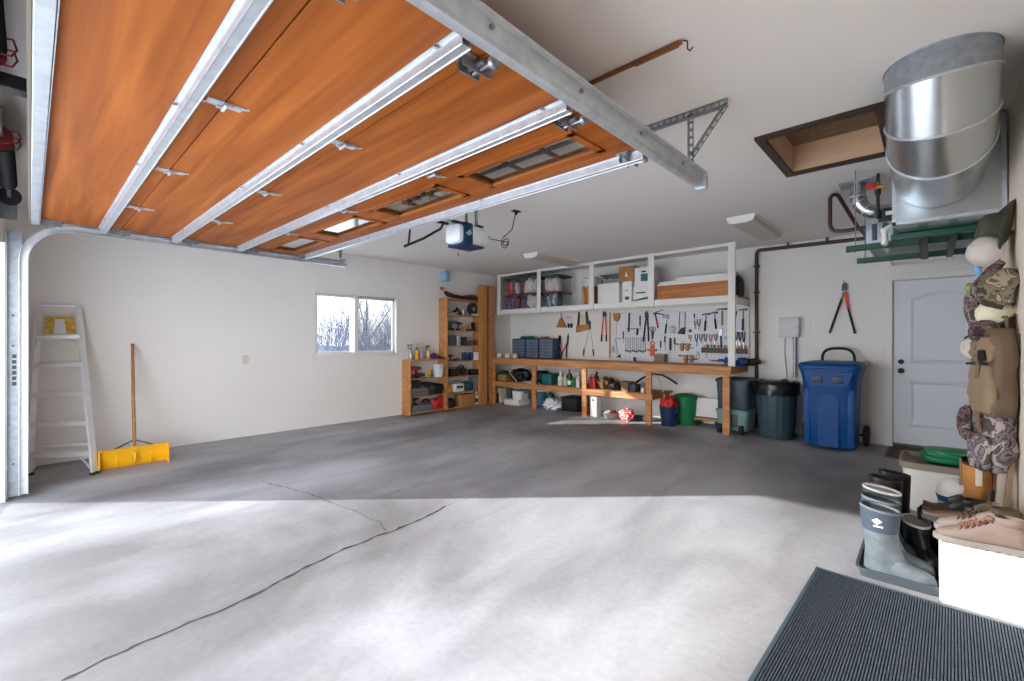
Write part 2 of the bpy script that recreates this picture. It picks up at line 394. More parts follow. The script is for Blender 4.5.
tree((-14.2, 7.85, -.04), 4.6, 'bare winter tree with an upright pale trunk seen through the right window pane', 11, 4, .05)
tree((-17.0, 8.3, -.04), 4.2, 'bare winter tree with spreading branches seen through the left window pane', 5, 4, .045)
def thicket(loc, w, n, h, seed):
    m = MB(); rr = random.Random(seed)
    for k in range(n):
        p = Vector((rr.uniform(-1.5, 1.5), rr.uniform(-w, w), 0))
        branch(m, p, Vector((rr.uniform(-.3, .3), rr.uniform(-.3, .3), 1)), h*rr.uniform(.5, 1.05), .010, 2, rr, 3)
    return m.build('brush_thicket', M_twig, loc=loc, smooth=0)
tag(thicket((-16.5, 9.0, -.04), 5.2, 900, 2.2, 8), 'dense frosted brush and twigs filling the view beyond the window', 'brush', kind='stuff')
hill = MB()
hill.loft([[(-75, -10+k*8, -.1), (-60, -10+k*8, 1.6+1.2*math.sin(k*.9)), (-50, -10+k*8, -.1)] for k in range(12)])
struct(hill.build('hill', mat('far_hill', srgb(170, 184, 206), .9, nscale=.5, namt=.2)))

m = MB()  # spruce added out of view to keep sun off the right window pane
for k in range(9):
    z = .25+k*.30; r_ = .50*(1-k/10.5)
    m.lathe([(r_, z), (r_*.55, z+.2), (r_*.3, z+.42), (.001, z+.45)], seg=14)
m.cyl((0, 0, 0), (0, 0, .4), .05, seg=8)
tag(m.build('sun_blocker_spruce', mat('sun_blocker_needles', srgb(50, 66, 54), .9, nscale=20, namt=.4), loc=(-8.65, 2.46, -.04)), 'unseen dark spruce added outside to shade the right pane of the left wall window', 'tree')
# ================= OVERHEAD DOOR =================
DZu, DT = 2.30, .045
gd = T('garage_door', 'open overhead door of orange plywood sections with galvanized struts, raised under the ceiling', 'garage door', (0, 0, DZu))
SY = [.055, .562, 1.085, 1.640, 2.250]
DXa, DXb = -5.40, -1.12
WC = [-1.67, -2.73, -3.79, -4.85]; WHW, WYa, WYb = .41, 1.765, 2.05
for i in range(4):
    a, b = SY[i]+.003, SY[i+1]-.003
    m = MB()
    if i < 3: m.b2(DXa, DXb, a, b, 0, DT, .003)
    else:
        m.b2(DXa, DXb, a, WYa, 0, DT); m.b2(DXa, DXb, WYb, b, 0, DT)
        xs = [DXa]+[e for c in reversed(WC) for e in (c-WHW, c+WHW)]+[DXb]
        for k in range(0, len(xs), 2): m.b2(xs[k], xs[k+1], WYa, WYb, 0, DT)
    s = m.build('door_section', M_door, gd, smooth=0)
    if i == 3:
        for k, c in enumerate(WC):
            f = MB(); t = .028
            f.b2(c-WHW-.012, c+WHW+.012, WYa-.012, WYa+t, -.010, .004).b2(c-WHW-.012, c+WHW+.012, WYb-t, WYb+.012, -.010, .004)
            f.b2(c-WHW-.012, c-WHW+t, WYa, WYb, -.010, .004).b2(c+WHW-t, c+WHW+.012, WYa, WYb, -.010, .004)
            wf = f.build('window_frame', M_door, s, smooth=0)
            g2 = MB(); ym_ = (WYa+WYb)/2
            g2.b2(c-WHW, c+WHW, WYa, WYa+.02, .004, .04).b2(c-WHW, c+WHW, WYb-.02, WYb, .004, .04).b2(c-WHW, c-WHW+.02, WYa, WYb, .004, .04).b2(c+WHW-.02, c+WHW, WYa, WYb, .004, .04)
            if k < 2:
                g2.b2(c-WHW, c+WHW, ym_-.009, ym_+.009, .022, .04)
                for q in (-1/3, 1/3): g2.b2(c+WHW*2*q*.5-.009, c+WHW*2*q*.5+.009, WYa, WYb, .022, .04)
            g2.build('muntin', M_muntin, s, smooth=0)
            MB().b2(c-WHW, c+WHW, WYa, WYb, .014, .018).build('pane', M_dglass, s, smooth=0)
MB().b2(DXa, DXb, .006, .058, -.045, -.0, .003).b2(DXa, DXb, .052, .058, -.045, .04).build('bottom_retainer', M_galv, gd, smooth=0)
MB().b2(DXa, DXb, -.008, .005, -.03, .03, .005).build('weather_seal', col('aged_rubber', 128, 118, 104, .8), gd)
def strut(yc, x0=DXa, x1=DXb+.02):
    m = MB(); h = .046; wv = .022
    prof = [(yc-wv-.013, -.002), (yc-wv-.013, -.005), (yc-wv, -.005), (yc-wv+.004, -h), (yc+wv-.004, -h), (yc+wv, -.005), (yc+wv+.013, -.005), (yc+wv+.013, -.002), (yc+wv-.003, -.002), (yc+wv-.007, -h+.003), (yc-wv+.007, -h+.003), (yc-wv+.003, -.002)]
    m.prism(prof, 'X', x0, x1)
    lip = MB(); m.cyl((x0, yc+wv-.004, -h), (x1, yc+wv-.004, -h), .0035, seg=6).cyl((x0, yc-wv+.004, -h), (x1, yc-wv+.004, -h), .0035, seg=6); lip.bm.free()
    st = m.build('strut', M_galv, gd, smooth=.5)
    b = MB()
    for x in (DXb-.10, (DXa+DXb)/2, DXa+.5, DXb-1.2): b.cyl((x, yc-wv-.007, -.006), (x, yc-wv-.007, -.012), .008, seg=6).cyl((x, yc+wv+.007, -.006), (x, yc+wv+.007, -.012), .008, seg=6)
    b.build('screw', M_steel, st)
for y in (.445, .965, 1.53, 2.205): strut(y)
def hinge(x, y):
    m = MB(); m.box((x, y-.035, -.004), (.05, .06, .005), None, .002).box((x, y+.035, -.004), (.05, .06, .005), None, .002)
    m.cyl((x-.035, y, -.016), (x+.035, y, -.016), .008, seg=8)
    m.box((x-.02, y-.012, -.010), (.014, .03, .012)).box((x+.02, y+.012, -.010), (.014, .03, .012))
    m.tube([(x-.02, y-.03, -.006), (x-.012, y-.06, -.008), (x-.03, y-.085, -.006)], .005, 5).tube([(x+.02, y+.03, -.006), (x+.012, y+.06, -.008), (x+.03, y+.085, -.006)], .005, 5)
    m.build('hinge', M_galv, gd)
for y in SY[1:4]:
    for x in (-2.18, -3.27, -4.35): hinge(x, y)
def roller_hinge(x, y, sx):
    m = MB(); m.box((x, y-.05, -.006), (.07, .07, .006), None, .002).box((x, y+.05, -.006), (.07, .07, .006), None, .002)
    m.box((x+sx*.015, y, -.025), (.008, .13, .04)).box((x-sx*.03, y, -.022), (.008, .10, .035))
    m.cyl((x-.05, y, -.02), (x+.05, y, -.02), .009, seg=8)
    for dy in (-.07, -.035, .035, .07): m.cyl((x-sx*.012, y+dy, -.008), (x-sx*.012, y+dy, -.022), .009, seg=6)
    m.cyl((x-sx*.02, y+.012, -.034), (x+sx*.095, y+.012, -.034), .006, seg=8)
    h = m.build('roller_hinge', M_steel, gd)
    MB().cyl((x+sx*.078, y+.012, -.034), (x+sx*.094, y+.012, -.034), .021, seg=16).build('roller', M_galvd, h)
for y in SY[1:4]+[2.215, .12]:
    roller_hinge(DXb-.075, y, 1); roller_hinge(DXa+.045, y, -1)
# tracks: lipped channel swept along a path
def track(x, sx, yend, lab, curved):
    t = T('door_track', lab, 'door track', (x, 0, 0), group='garage door tracks')
    zc = DZu-.034; path = []
    yv = -.035
    if curved:
        path.append((yv, .03)); path.append((yv, zc-.30))
        for k in range(1, 9):
            a = PI/2*k/8; path.append((yv+.30*(1-math.cos(a)), zc-.30+.30*math.sin(a)))
    else: path.append((yv+.30, zc))
    path.append((yend, zc))
    # channel cross-section, open towards the door
    prof = [(-sx*.024, .022), (-sx*.024, .027), (-sx*.004, .028), (sx*.012, .023), (sx*.014, 0), (sx*.012, -.023), (-sx*.004, -.028), (-sx*.024, -.027), (-sx*.024, -.022), (-sx*.006, -.024), (sx*.008, -.020), (sx*.010, 0), (sx*.008, .020), (-sx*.006, .024)]
    rings = []
    for i, (y, z) in enumerate(path):
        a = path[max(i-1, 0)]; b = path[min(i+1, len(path)-1)]
        ty, tz = b[0]-a[0], b[1]-a[1]; L = math.hypot(ty, tz); ny, nz = -tz/L, ty/L
        rings.append([(px_, y+ny*q, z+nz*q) for px_, q in prof])
    MB().loft(rings).build('track_channel', M_galv, t, smooth=.7)
    # supporting angle along the horizontal run
    MB().b2(sx*.012, sx*.016, .30, yend+.02, zc-.01, zc+.058).b2(sx*.012, sx*.044, .30, yend+.02, zc+.054, zc+.058).b2(-.03, sx*.04, yend, yend+.025, zc-.04, zc+.04).build('track_angle', M_galv, t, smooth=0)
    for k in range(5): MB().cyl((sx*.018, .5+k*.5, zc+.03), (sx*.024, .5+k*.5, zc+.03), .010, seg=6).build('bolt', M_steel, t)
    return t
tr = track(-1.035, 1, 2.80, 'right-hand galvanized overhead track running past the door edge', False)
tl = track(-5.475, -1, 2.76, 'left-hand galvanized track rising from the floor beside the ladder and curving overhead', True)
# wall angle (jamb flange) with slots for the left vertical run
j = MB(); j.b2(-.035, -.031, -.125, -.045, .02, 2.2).b2(-.035, .04, -.130, -.126, .02, 2.2)
jam = j.build('jamb_bracket', M_galvd, tl, smooth=0)
sl_ = [(-.098, -.074, .93+k*.045, .96+k*.045) for k in range(6)]+[(-.062, -.052, .92+k*.036, .94+k*.036) for k in range(7)]+[(-.10, -.085, z, z+.012) for z in (.28, 1.25, 1.5)]
for q_ in sl_: MB().b2(-.0315, -.0295, *q_).build('slot', M_dsteel, jam, smooth=0)

# door jamb stop (white exterior trim at the very left)
struct(MB().b2(OX0, OX0+.02, FY-.13, FY, 0, OH).b2(OX0, -5.45, FY-.01, FY+.035, 0, OH).build('trim_2', M_white, smooth=0))
# hanger brackets at the track ends
def perf_angle(m, p0, p1, wd=.035, axis='Y'):
    p0 = Vector(p0); p1 = Vector(p1); d = (p1-p0); L = d.length; d.normalize()
    side = Vector((0, 1, 0)); up = d.cross(side).normalized()
    M3 = Matrix((d, side, up)).transposed()
    c = (p0+p1)/2
    m.box(c+side*wd/2, (L, wd, .003), M3)
    n = int(L/.04)      # ladder-like perforated leg
    m.box(c+up*.003, (L, .003, .007), M3); m.box(c+up*(wd-.003), (L, .003, .007), M3)
    for k in range(n+1):
        m.box(p0+d*(L*(k/n))+up*wd/2, (.014, .003, wd), M3)
hb = T('track_hanger', 'perforated angle iron hanger carrying the end of the right-hand door track', 'bracket', (0, 2.68, 0), group='track hangers')
m = MB(); perf_angle(m, (-1.45, 0, CZ-.036), (-.84, 0, CZ-.036)); m.build('ceiling_angle', M_galvd, hb, smooth=0)
m = MB(); perf_angle(m, (-1.06, 0, CZ-.03), (-1.06, 0, DZu+.03)); m.build('drop_angle', M_galvd, hb, smooth=0)
m = MB(); perf_angle(m, (-.86, 0, CZ-.03), (-1.045, 0, CZ-.26)); m.build('brace_angle', M_galvd, hb, smooth=0)
hb2 = T('track_hanger', 'galvanized hanger carrying the end of the left-hand track above the window wall', 'bracket', (0, 2.66, 0), group='track hangers')
m = MB(); perf_angle(m, (-5.45, 0, DZu+.04), (-5.45, 0, CZ-.001)); m.build('drop_angle', M_galvd, hb2, smooth=0)
m = MB(); perf_angle(m, (-5.75, 0, DZu-.02), (-5.30, 0, DZu-.02)); m.build('cross_angle', M_galvd, hb2, smooth=0)
# torsion spring shaft over the opening
ts = T('torsion_spring_assembly', 'black torsion springs with red winding cones on a shaft above the door opening', 'springs', (0, -.108, 2.42))
MB().cyl((-5.45, 0, 0), (-1.0, 0, 0), .0125, seg=12).build('shaft', M_steel, ts)
def spring(x0, x1):
    m = MB(); n = 60
    prof = [(.001, 0)]
    for k in range(n+1):
        z = (x1-x0)*k/n; prof += [(.044, z), (.050, z+(x1-x0)/n*.5)]
    prof.append((.001, (x1-x0)*1.01))
    rot = Matrix.Rotation(PI/2, 3, 'Y')
    return m.lathe(prof, (x0, 0, 0), 20, m=rot).build('spring', M_black, ts)
spring(-4.80, -3.86); spring(-2.62, -1.35)
for x in (-3.82, -3.70, -2.68, -2.58):
    MB().lathe([(.013, -.006), (.035, -.005), (.048, -.002), (.048, .002), (.035, .005), (.013, .006)], (x, 0, 0), 24, m=Matrix.Rotation(PI/2, 3, 'Y')).tube([(x, .035, .03), (x, .065, .035), (x, .075, .0), (x, .06, -.03), (x, .035, -.03)], .004, 6).build('winding_cone', M_dred, ts)
MB().b2(-2.98, -2.90, -.06, .10, -.03, .03, .004).b2(-3.00, -2.88, -.061, -.056, -.12, .12).build('center_bracket', M_black, ts)
dr = MB().lathe([(.013, -.05), (.03, -.05), (.03, .02), (.060, .025), (.065, .03), (.06, .036), (.066, .042), (.06, .048), (.066, .054), (.06, .06), (.068, .066), (.068, .075), (.013, .08)], (-5.30, 0, 0), 24, m=Matrix.Rotation(PI/2, 3, 'Y')).build('cable_drum', M_dsteel, ts)
MB().b2(-5.46, -5.43, -.06, .04, -.14, .06).b2(-5.46, -5.34, -.061, -.057, -.14, .06).build('end_bracket', M_galvd, ts, smooth=0)

# ================= DOOR OPENER =================
OXc = -3.27
op = T('garage_door_opener', 'white and navy garage door opener hanging from the ceiling behind the raised door', 'opener', (OXc, 2.90, 2.30)); op.scale = (.9, .86, 1)
m = MB()
secs = [(-.25, .085, .055, .0), (-.235, .115, .085, .0), (-.10, .125, .10, .0), (.05, .125, .10, 0), (.17, .105, .085, .005), (.235, .07, .055, .008)]
def rrect(hw, hh, y, zo, n=20, p=.45):
    return [(math.copysign(abs(math.cos(2*PI*k/n))**p, math.cos(2*PI*k/n))*hw, y, zo+math.copysign(abs(math.sin(2*PI*k/n))**p, math.sin(2*PI*k/n))*hh) for k in range(n)]
m.loft([rrect(a, b, y, z) for y, a, b, z in secs]); m.build('housing', col('opener_white', 226, 230, 234, .4), op, smooth=.9)
M_navy = col('navy_plastic', 4, 46, 78, .45)
MB().b2(-.132, .132, -.19, -.06, -.095, .103, .01).b2(-.12, .12, -.20, .12, -.112, -.094, .006).build('center_band', M_navy, op)
MB().prism([(-.17, .0), (-.10, .045), (-.08, .0), (-.13, -.02)], 'X', .131, .1345).build('maker_mark', M_lblue, op, smooth=0)
MB().b2(-.06, .06, -.27, -.05, .10, .118, .004).b2(-.10, .10, .03, .13, .10, .112).build('mount_plate', M_black, op)
MB().b2(-.018, .018, -2.85, -.2, .09, .125, .003).build('opener_rail', M_galv, op, smooth=0)
MB().b2(.07, .09, .02, .05, .10, .362).b2(-.09, -.07, .02, .05, .10, .362).b2(-.12, .12, .0, .07, .362, .369).build('hanger_strap', M_galvd, op, smooth=0)
m = MB(); m.tube([(0, -.85, -.20), (0, -.62, -.10), (0, -.40, .02), (0, -.36, .08)], .012, 6).tube([(0, -.70, .06), (0, -.78, -.02), (0, -.80, -.17)], .010, 6).b2(-.015, .015, -.72, -.30, .07, .095)
m.build('door_arm', M_black, op)
MB().tube([(0, -.15, -.10), (0, -.16, -.17)], .002, 5).tube([(0, -.16, -.17), (.0, -.16, -.20)], .008, 6).build('release_cord', M_red, op)
oc = T('extension_cord', 'black opener cord coiled in a loop and plugged in at the ceiling', 'cord', (-3.19, 3.46, CZ))
pl = at(516, 212, Z=CZ-.01)-Vector((-3.19, 3.46, CZ))
lc = at(505, 242.5, Y=3.40)-Vector((-3.19, 3.46, CZ))
loop = [pl, pl.lerp(lc, .5)+Vector((.02, 0, -.03)), lc+Vector((-.01, 0, .06))]
for k in range(22):
    a = PI/2+2*PI*k/12; loop.append(lc+Vector((math.cos(a)*(.058-.0012*k), .008*k/10, math.sin(a)*(.072-.0025*k)+.0)))
loop += [lc+Vector((-.12, -.1, .04)), Vector((-.05, -.36, -.30))]
MB().tube(loop, .005, 6).build('cord', M_black, oc)
MB().b2(pl.x-.03, pl.x+.03, pl.y-.05, pl.y+.05, -.008, -.0005, .002).cyl(pl+Vector((0, 0, .008)), pl-Vector((0, 0, .03)), .018, .014).build('ceiling_plug', M_black, oc)

# ================= CEILING THINGS =================
def fluor(x, ya, yb, lab):
    t = T('ceiling_light', lab, 'ceiling light', (x, (ya+yb)/2, CZ), group='unlit fluorescent ceiling lights'); L = (yb-ya)/2
    MB().b2(-.15, .15, -L, L, -.022, -.001, .004).build('fixture_base', M_white, t)
    M_diff = col('light_diffuser', 190, 186, 178, .45)
    MB().prism([(-.135, -.022), (.135, -.022), (.125, -.06), (.07, -.078), (-.07, -.078), (-.125, -.06)], 'Y', -L+.015, L-.015).build('diffuser', M_diff, t, smooth=.5)
    for s in (-1, 1): MB().prism([(-.14, -.02), (.14, -.02), (.130, -.063), (.072, -.082), (-.072, -.082), (-.130, -.063)], 'Y', s*L-.006-s*.008, s*L+.006-s*.008).build('end_cap', M_white, t, smooth=0)
fluor(-4.56, 5.32, 6.45, 'long unlit fluorescent ceiling light over the bench end nearest the leaning planks')
fluor(-1.52, 5.30, 6.52, 'unlit fluorescent ceiling light nearest the attic hatch')
# attic hatch
ah = T('attic_hatch', 'open attic access hatch with dark brown trim around a plywood lined shaft', 'attic hatch', ((HX0+HX1)/2, (HY0+HY1)/2, CZ))
hx, hy = (HX1-HX0)/2, (HY1-HY0)/2
def ring(m, a, b, o, z0, z1): m.b2(-a-o, a+o, -b-o, -b, z0, z1).b2(-a-o, a+o, b, b+o, z0, z1).b2(-a-o, -a, -b, b, z0, z1).b2(a, a+o, -b, b, z0, z1); return m
ring(MB(), hx-.012, hy-.012, .055, -.022, -.001).build('trim_frame', M_dbrown, ah, smooth=0)
ring(MB(), hx-.012, hy-.012, .011, -.001, .30).build('shaft_lining', mat('raw_plywood', srgb(206, 172, 138), .7, nscale=3, namt=.1, stretch=(1, 1, 6)), ah, smooth=0)
MB().b2(-hx+.01, hx-.01, -hy+.01, hy-.01, .30, .32).build('hatch_panel', mat('hatch_panel_paint', srgb(196, 184, 166), .8), ah, smooth=0)
MB().b2(-hx+.01, hx-.01, hy*.25, hy-.02, .20, .23).build('insulation_board', mat('fibre_board', srgb(120, 96, 70), .9, nscale=20, namt=.3), ah, smooth=0)
# wooden pull stick and hook
st = T('pull_stick', 'thin brown wooden stick with a wire hook lying against the ceiling', 'stick', (0, 2.02, CZ))
MB().box((-1.45, 0, -.012), (1.25, .018, .018), None, .004).box((-.95, 0, -.016), (.22, .024, .022), None, .006).build('stick', mat('stained_stick', srgb(138, 84, 40), .5, nscale=10, namt=.2, stretch=(.3, 5, 5)), st)
MB().tube([(-.82, 0, -.008), (-.80, 0, -.02), (-.80, 0, -.055), (-.788, 0, -.07), (-.776, 0, -.058)], .0035, 6).build('hook', M_dsteel, st)

# ================= ROUND DUCT, PLENUM, UNIT HEATER =================
du = T('round_duct', 'large shiny galvanized round duct with segmented elbow dropping from the ceiling', 'duct', (.035, 3.05, 0))
DR = .212
def ringpts(c, n_, r, seg=40, fl=0):
    n_ = Vector(n_).normalized(); x = Vector((1, 0, 0)); y = n_.cross(x).normalized(); c = Vector(c)
    return [c + x*math.cos(2*PI*k/seg)*r + y*math.sin(2*PI*k/seg)*r for k in range(seg)]
# centreline bends from straight down to +Y: gores cut at mitred planes
cen = Vector((0, 0, 0)); Rb = .30; zt = CZ; zb = 2.655; PY = .86
segs = [((0, 0, zt), (0, 0, -1), 0)]
cuts = [0, 22.5, 45, 67.5, 90]
bc = Vector((0, Rb, zb))
pts = [Vector((0, 0, zt))]
def arcp(a, rr=Rb): a = math.radians(a); return bc + Vector((0, -math.cos(a)*rr, -math.sin(a)*rr))
rings = [ringpts((0, 0, zt), (0, 0, -1), DR)]
for a in (15, 45, 75):
    # oblique mitre ring: points of the tube where it meets the cutting plane through bc at angle a
    ang = math.radians(a)
    ringl = []
    for k in range(40):
        t = 2*PI*k/40; x = math.cos(t)*DR; q = math.sin(t)*DR/math.cos(math.radians(15))
        rad = Rb/math.cos(math.radians(15)) - q
        ringl.append(bc + Vector((x, -math.cos(ang)*rad, -math.sin(ang)*rad)))
    rings.append(ringl)
end = []
for k in range(40):
    t = 2*PI*k/40; end.append(Vector((math.cos(t)*DR, PY, zb-Rb+math.sin(t)*DR)))
rings.append(end)
rings[0] = [Vector((math.cos(2*PI*k/40)*DR, math.sin(2*PI*k/40)*DR, zt-.001)) for k in range(40)]
mats_ = [M_galvd, M_duct, M_duct, M_duct, M_duct]
for i in range(4):
    MB().loft([rings[i], rings[i+1]], cap=False).build('duct_segment', mats_[i], du, smooth=.8)
for i in range(1, 4):
    P = rings[i]; MB().tube(P, .007, 6, closed=True).build('seam_bead', M_galv, du)
MB().tube(rings[0], .006, 6, closed=True).build('ceiling_collar', M_galvd, du)
pn = T('duct_plenum', 'square galvanized plenum box that the round duct runs into', 'duct box', (.05, 3.92, 0))
MB().b2(-.225, .275, 0, .62, 2.075, CZ-.03, .003).build('box_shell', M_duct, pn, smooth=0)
MB().b2(-.235, .283, -.006, .03, 2.065, 2.085).b2(-.235, -.215, -.006, .03, 2.065, CZ-.02).b2(.262, .283, -.006, .03, 2.065, CZ-.02).build('flange', M_galv, pn, smooth=0)
ht = T('unit_heater', 'grey finned gas unit heater hung beyond the plenum on green angle rails', 'heater', (0, 0, 0))
MB().b2(-.38, .30, 4.60, 5.40, 2.075, 2.27, .01).build('heater_case', M_galvd, ht)
for k in range(10): MB().b2(-.392, -.379, 4.66+k*.07, 4.69+k*.07, 2.10, 2.23, .002).build('fin', M_slate, ht)
for k in range(9): MB().b2(-.34+k*.065, -.31+k*.065, 4.588, 4.601, 2.10, 2.23, .002).build('fin', M_slate, ht)
MB().b2(-.30, .05, 4.575, 4.60, 2.235, 2.268, .004).b2(-.28, .0, 4.66, 4.80, 2.27, 2.36, .004).build('control_box', M_black, ht)
MB().b2(-.26, -.20, 4.652, 4.66, 2.30, 2.33).build('rating_label', M_white, ht, smooth=0)
M_grail = M_dgreen
def rail(y, x0, lab):
    t = T('heater_rail', lab, 'support rail', (0, y, 2.02), group='green rails under the heater')
    MB().b2(x0, RX-.002, -.002, .002, 0, .045).b2(x0, RX-.002, -.002, .04, 0, .004).build('angle_iron', M_grail, t, smooth=0)
    for x in (x0+.06, .2):
        MB().cyl((x, .02, -.012), (x, .02, CZ-2.02-.001), .004, seg=8).cyl((x, .02, -.006), (x, .02, .0), .01, seg=6).build('threaded_rod', M_steel, t)
rail(4.52, -.50, 'green angle iron rail nearest the camera, under the heater')
rail(5.26, -.50, 'green angle iron rail farther back, just above the entry door')
t = T('heater_rail', 'thick dark green channel running along under the plenum', 'support rail', (0, 4.28, 2.03), group='green rails under the heater')
MB().b2(-.21, RX-.002, 0, .05, 0, .04, .003).build('channel', M_grail, t); MB().b2(-.06, -.01, -.006, 1.06, -.02, -.0, .002).b2(.10, .14, -.006, 1.06, -.02, 0, .002).build('cross_strap', M_black, t)
# small vent pipe: down from the ceiling and into the heater
vp = T('vent_pipe', 'small shiny galvanized vent pipe elbowing from the ceiling into the heater', 'vent pipe', (0, 0, 0))
V0 = at(858, 183, Z=CZ); vy = V0.y
P = [V0+Vector((0, 0, -.001)), V0+Vector((0, 0, -.12))]
for k in range(1, 6):
    a = PI/2*k/5; P.append(V0+Vector((.13*(1-math.cos(a)), .02*k/5, -.12-.15*math.sin(a))))
P.append(V0+Vector((.20, .04, -.275)))
P.append(Vector((V0.x+.27, V0.y+.06, V0.z-.285)))
MB().tube(P, .056, 16).build('pipe', M_duct, vp, smooth=.9)
for k in (1, 2, 4, 6, 7): 
    d = (P[min(k+1, len(P)-1)]-P[k-1]).normalized(); MB().cyl(P[k]-d*.006, P[k]+d*.006, .061, seg=20).build('seam_ring', M_galv, vp)
MB().box(V0+Vector((0, 0, -.006)), (.26, .22, .010)).build('ceiling_plate', M_galvd, vp, smooth=0)
# gas pipe with red valve
gp = T('gas_pipe', 'dark brown gas pipe dropping from the ceiling beside the heater with a red handled valve', 'gas pipe', (0, 0, 0))
g0 = at(878, 178, Y=4.75); g0.z = CZ-.001
MB().tube([g0, Vector((g0.x, g0.y, 2.47)), Vector((g0.x, g0.y, 2.28))], .012, 8).cyl((g0.x, g0.y, 2.50), (g0.x, g0.y, 2.54), .022, seg=8).cyl((g0.x, g0.y, 2.34), (g0.x, g0.y, 2.37), .02, seg=8).build('pipe', M_dsteel, gp)
MB().cyl((g0.x-.01, g0.y, 2.56), (g0.x+.04, g0.y, 2.56), .018, seg=8).cyl((g0.x, g0.y, 2.53), (g0.x, g0.y, 2.60), .017, seg=8).build('valve_body', M_brass, gp)
MB().box((g0.x-.045, g0.y-.01, 2.575), (.07, .02, .05), None, .008).build('valve_handle', M_red, gp)
# brown insulated pipe loop + run along the back wall
bp = T('brown_pipe', 'brown pipe looping beside the heater, running along the back wall and down behind the bins', 'pipe', (0, 0, 0))
yb = WY-.035; p756 = at(756.5, 249, Y=yb); p870 = at(868, 238, Y=yb)
lp = [at(883, 224, Y=5.0), at(845, 231, Y=5.0), at(833, 231, Y=5.0), at(830, 226, Y=5.0), at(830, 198, Y=5.0), at(833, 194.5, Y=5.0), at(838, 195, Y=5.05), at(857, 226, Y=5.6), at(866, 236, Y=6.6)]
def rnd_path(pts, n=3, r=.045):
    out = [pts[0]]
    for a, b, c in zip(pts, pts[1:], pts[2:]):
        d1_ = (a-b); d2_ = (c-b); q = min(r, d1_.length*.45, d2_.length*.45); s_ = b+d1_.normalized()*q; e_ = b+d2_.normalized()*q
        for k in range(n+1):
            t_ = k/n; out.append(s_*(1-t_)**2 + b*2*t_*(1-t_) + e_*t_*t_)
    out.append(pts[-1]); return out
MB().tube(rnd_path(lp), .017, 8).build('loop_run', M_brownp, bp)
MB().tube(rnd_path([at(866, 236, Y=6.6), p870, Vector((p756.x, yb, CZ-.06)), Vector((p756.x, yb, .02))], 4, .06), .024, 10).build('wall_run', M_brownp, bp)
for z in (.5, 1.0, 1.42, 2.0, 2.38): MB().box((p756.x, yb+.01, z), (.085, .045, .022), None, .003).build('pipe_clamp', M_dsteel, bp)
for x in (-1.45, -1.0): MB().box((x, yb, CZ-.03+.0), (.02, .07, .055), None, .003).build('pipe_clamp', M_dsteel, bp)
# white condensate line
cl = T('condensate_line', 'white plastic drain line from the heater bending over the entry door', 'pipe', (0, 0, 0))
a = at(890, 226, Y=4.40)
MB().tube(rnd_path([a+Vector((.09, .05, .0)), a, at(884, 230, Y=4.38), at(884.5, 243, Y=4.42), at(893, 265, Y=WY-.05), at(893, 265, Y=WY-.05)+Vector((.85, 0, .0))], 3, .03), .016, 8).build('pipe', M_white, cl)
for q in (at(884, 231, Y=4.38), at(884.5, 242, Y=4.42)): MB().cyl(q-Vector((0, 0, .018)), q+Vector((0, 0, .018)), .022, seg=12).build('coupling', M_white, cl)
# ================= STEPLADDER =================
ld = T('stepladder', 'aluminium stepladder folded flat and leaning on the left wall beside the door track', 'ladder', (-6.2, .25, 0))
Lo = Vector((-6.2, .25, 0))
FLt, FRt = Vector((-6.34, -.01, 0))-Lo, Vector((-5.95, .43, 0))-Lo
TLt, TRt = Vector((-6.715, .065, 1.66))-Lo, Vector((-6.715, .355, 1.67))-Lo
def lerp(a, b, t): return a.lerp(b, t)
def bar(m, p0, p1, w_, d_, up=Vector((0, 0, 1))):
    d = (p1-p0); L = d.length; d.normalize(); s_ = d.cross(up).normalized(); u_ = s_.cross(d).normalized()
    m.box((p0+p1)/2, (L, w_, d_), Matrix((d, s_, u_)).transposed(), min(w_, d_)*.12, 1); return m
across = (FRt-FLt).normalized()
for a, b, n in ((FLt, TLt, 1), (FRt, TRt, -1)):
    m = MB(); bar(m, a, b, .022, .07, across.cross(Vector((0, 0, 1))).normalized()); m.build('side_rail', M_alu, ld)
    MB().box(a+Vector((0, 0, .012)), (.075, .045, .024), (0, 0, math.atan2(across.y, across.x)+PI/2), .004).build('foot', M_rubber, ld)
    bk = Vector((-.055, .02, 0)); m = MB(); bar(m, a+bk+Vector((0, 0, .0)), b+Vector((-.02, 0, -.02)), .018, .03); m.build('rear_rail', M_alu, ld)
ts_ = [.12, .292, .463, .637, .808]
for i, t in enumerate(ts_):
    a, b = lerp(FLt, TLt, t), lerp(FRt, TRt, t)
    m = MB(); d = (b-a).normalized(); bar(m, a, b, .085, .022); nrm = d.cross(Vector((0, 0, 1))).normalized()
    bar(m, a+nrm*.038-Vector((0, 0, .014)), b+nrm*.038-Vector((0, 0, .014)), .006, .034)
    for q in range(4): bar(m, a+nrm*(-.03+.02*q)+Vector((0, 0, .012)), b+nrm*(-.03+.02*q)+Vector((0, 0, .012)), .004, .003)
    m.build('step', M_alu, ld)
m = MB(); bar(m, lerp(FLt, TLt, .16)+Vector((-.055, 0, 0)), lerp(FRt, TRt, .16)+Vector((-.055, 0, 0)), .02, .03)
m.build('rear_brace', M_alu, ld)
m = MB(); bar(m, lerp(FLt, TLt, .63)+Vector((-.04, 0, .03)), lerp(FRt, TRt, .63)+Vector((-.04, 0, .03)), .02, .02); m.build('rear_brace', M_alu, ld)
m = MB(); bar(m, TLt+Vector((0, -.01, 0)), TRt+Vector((0, .01, 0)), .06, .022); m.build('top_cap', M_alu, ld)
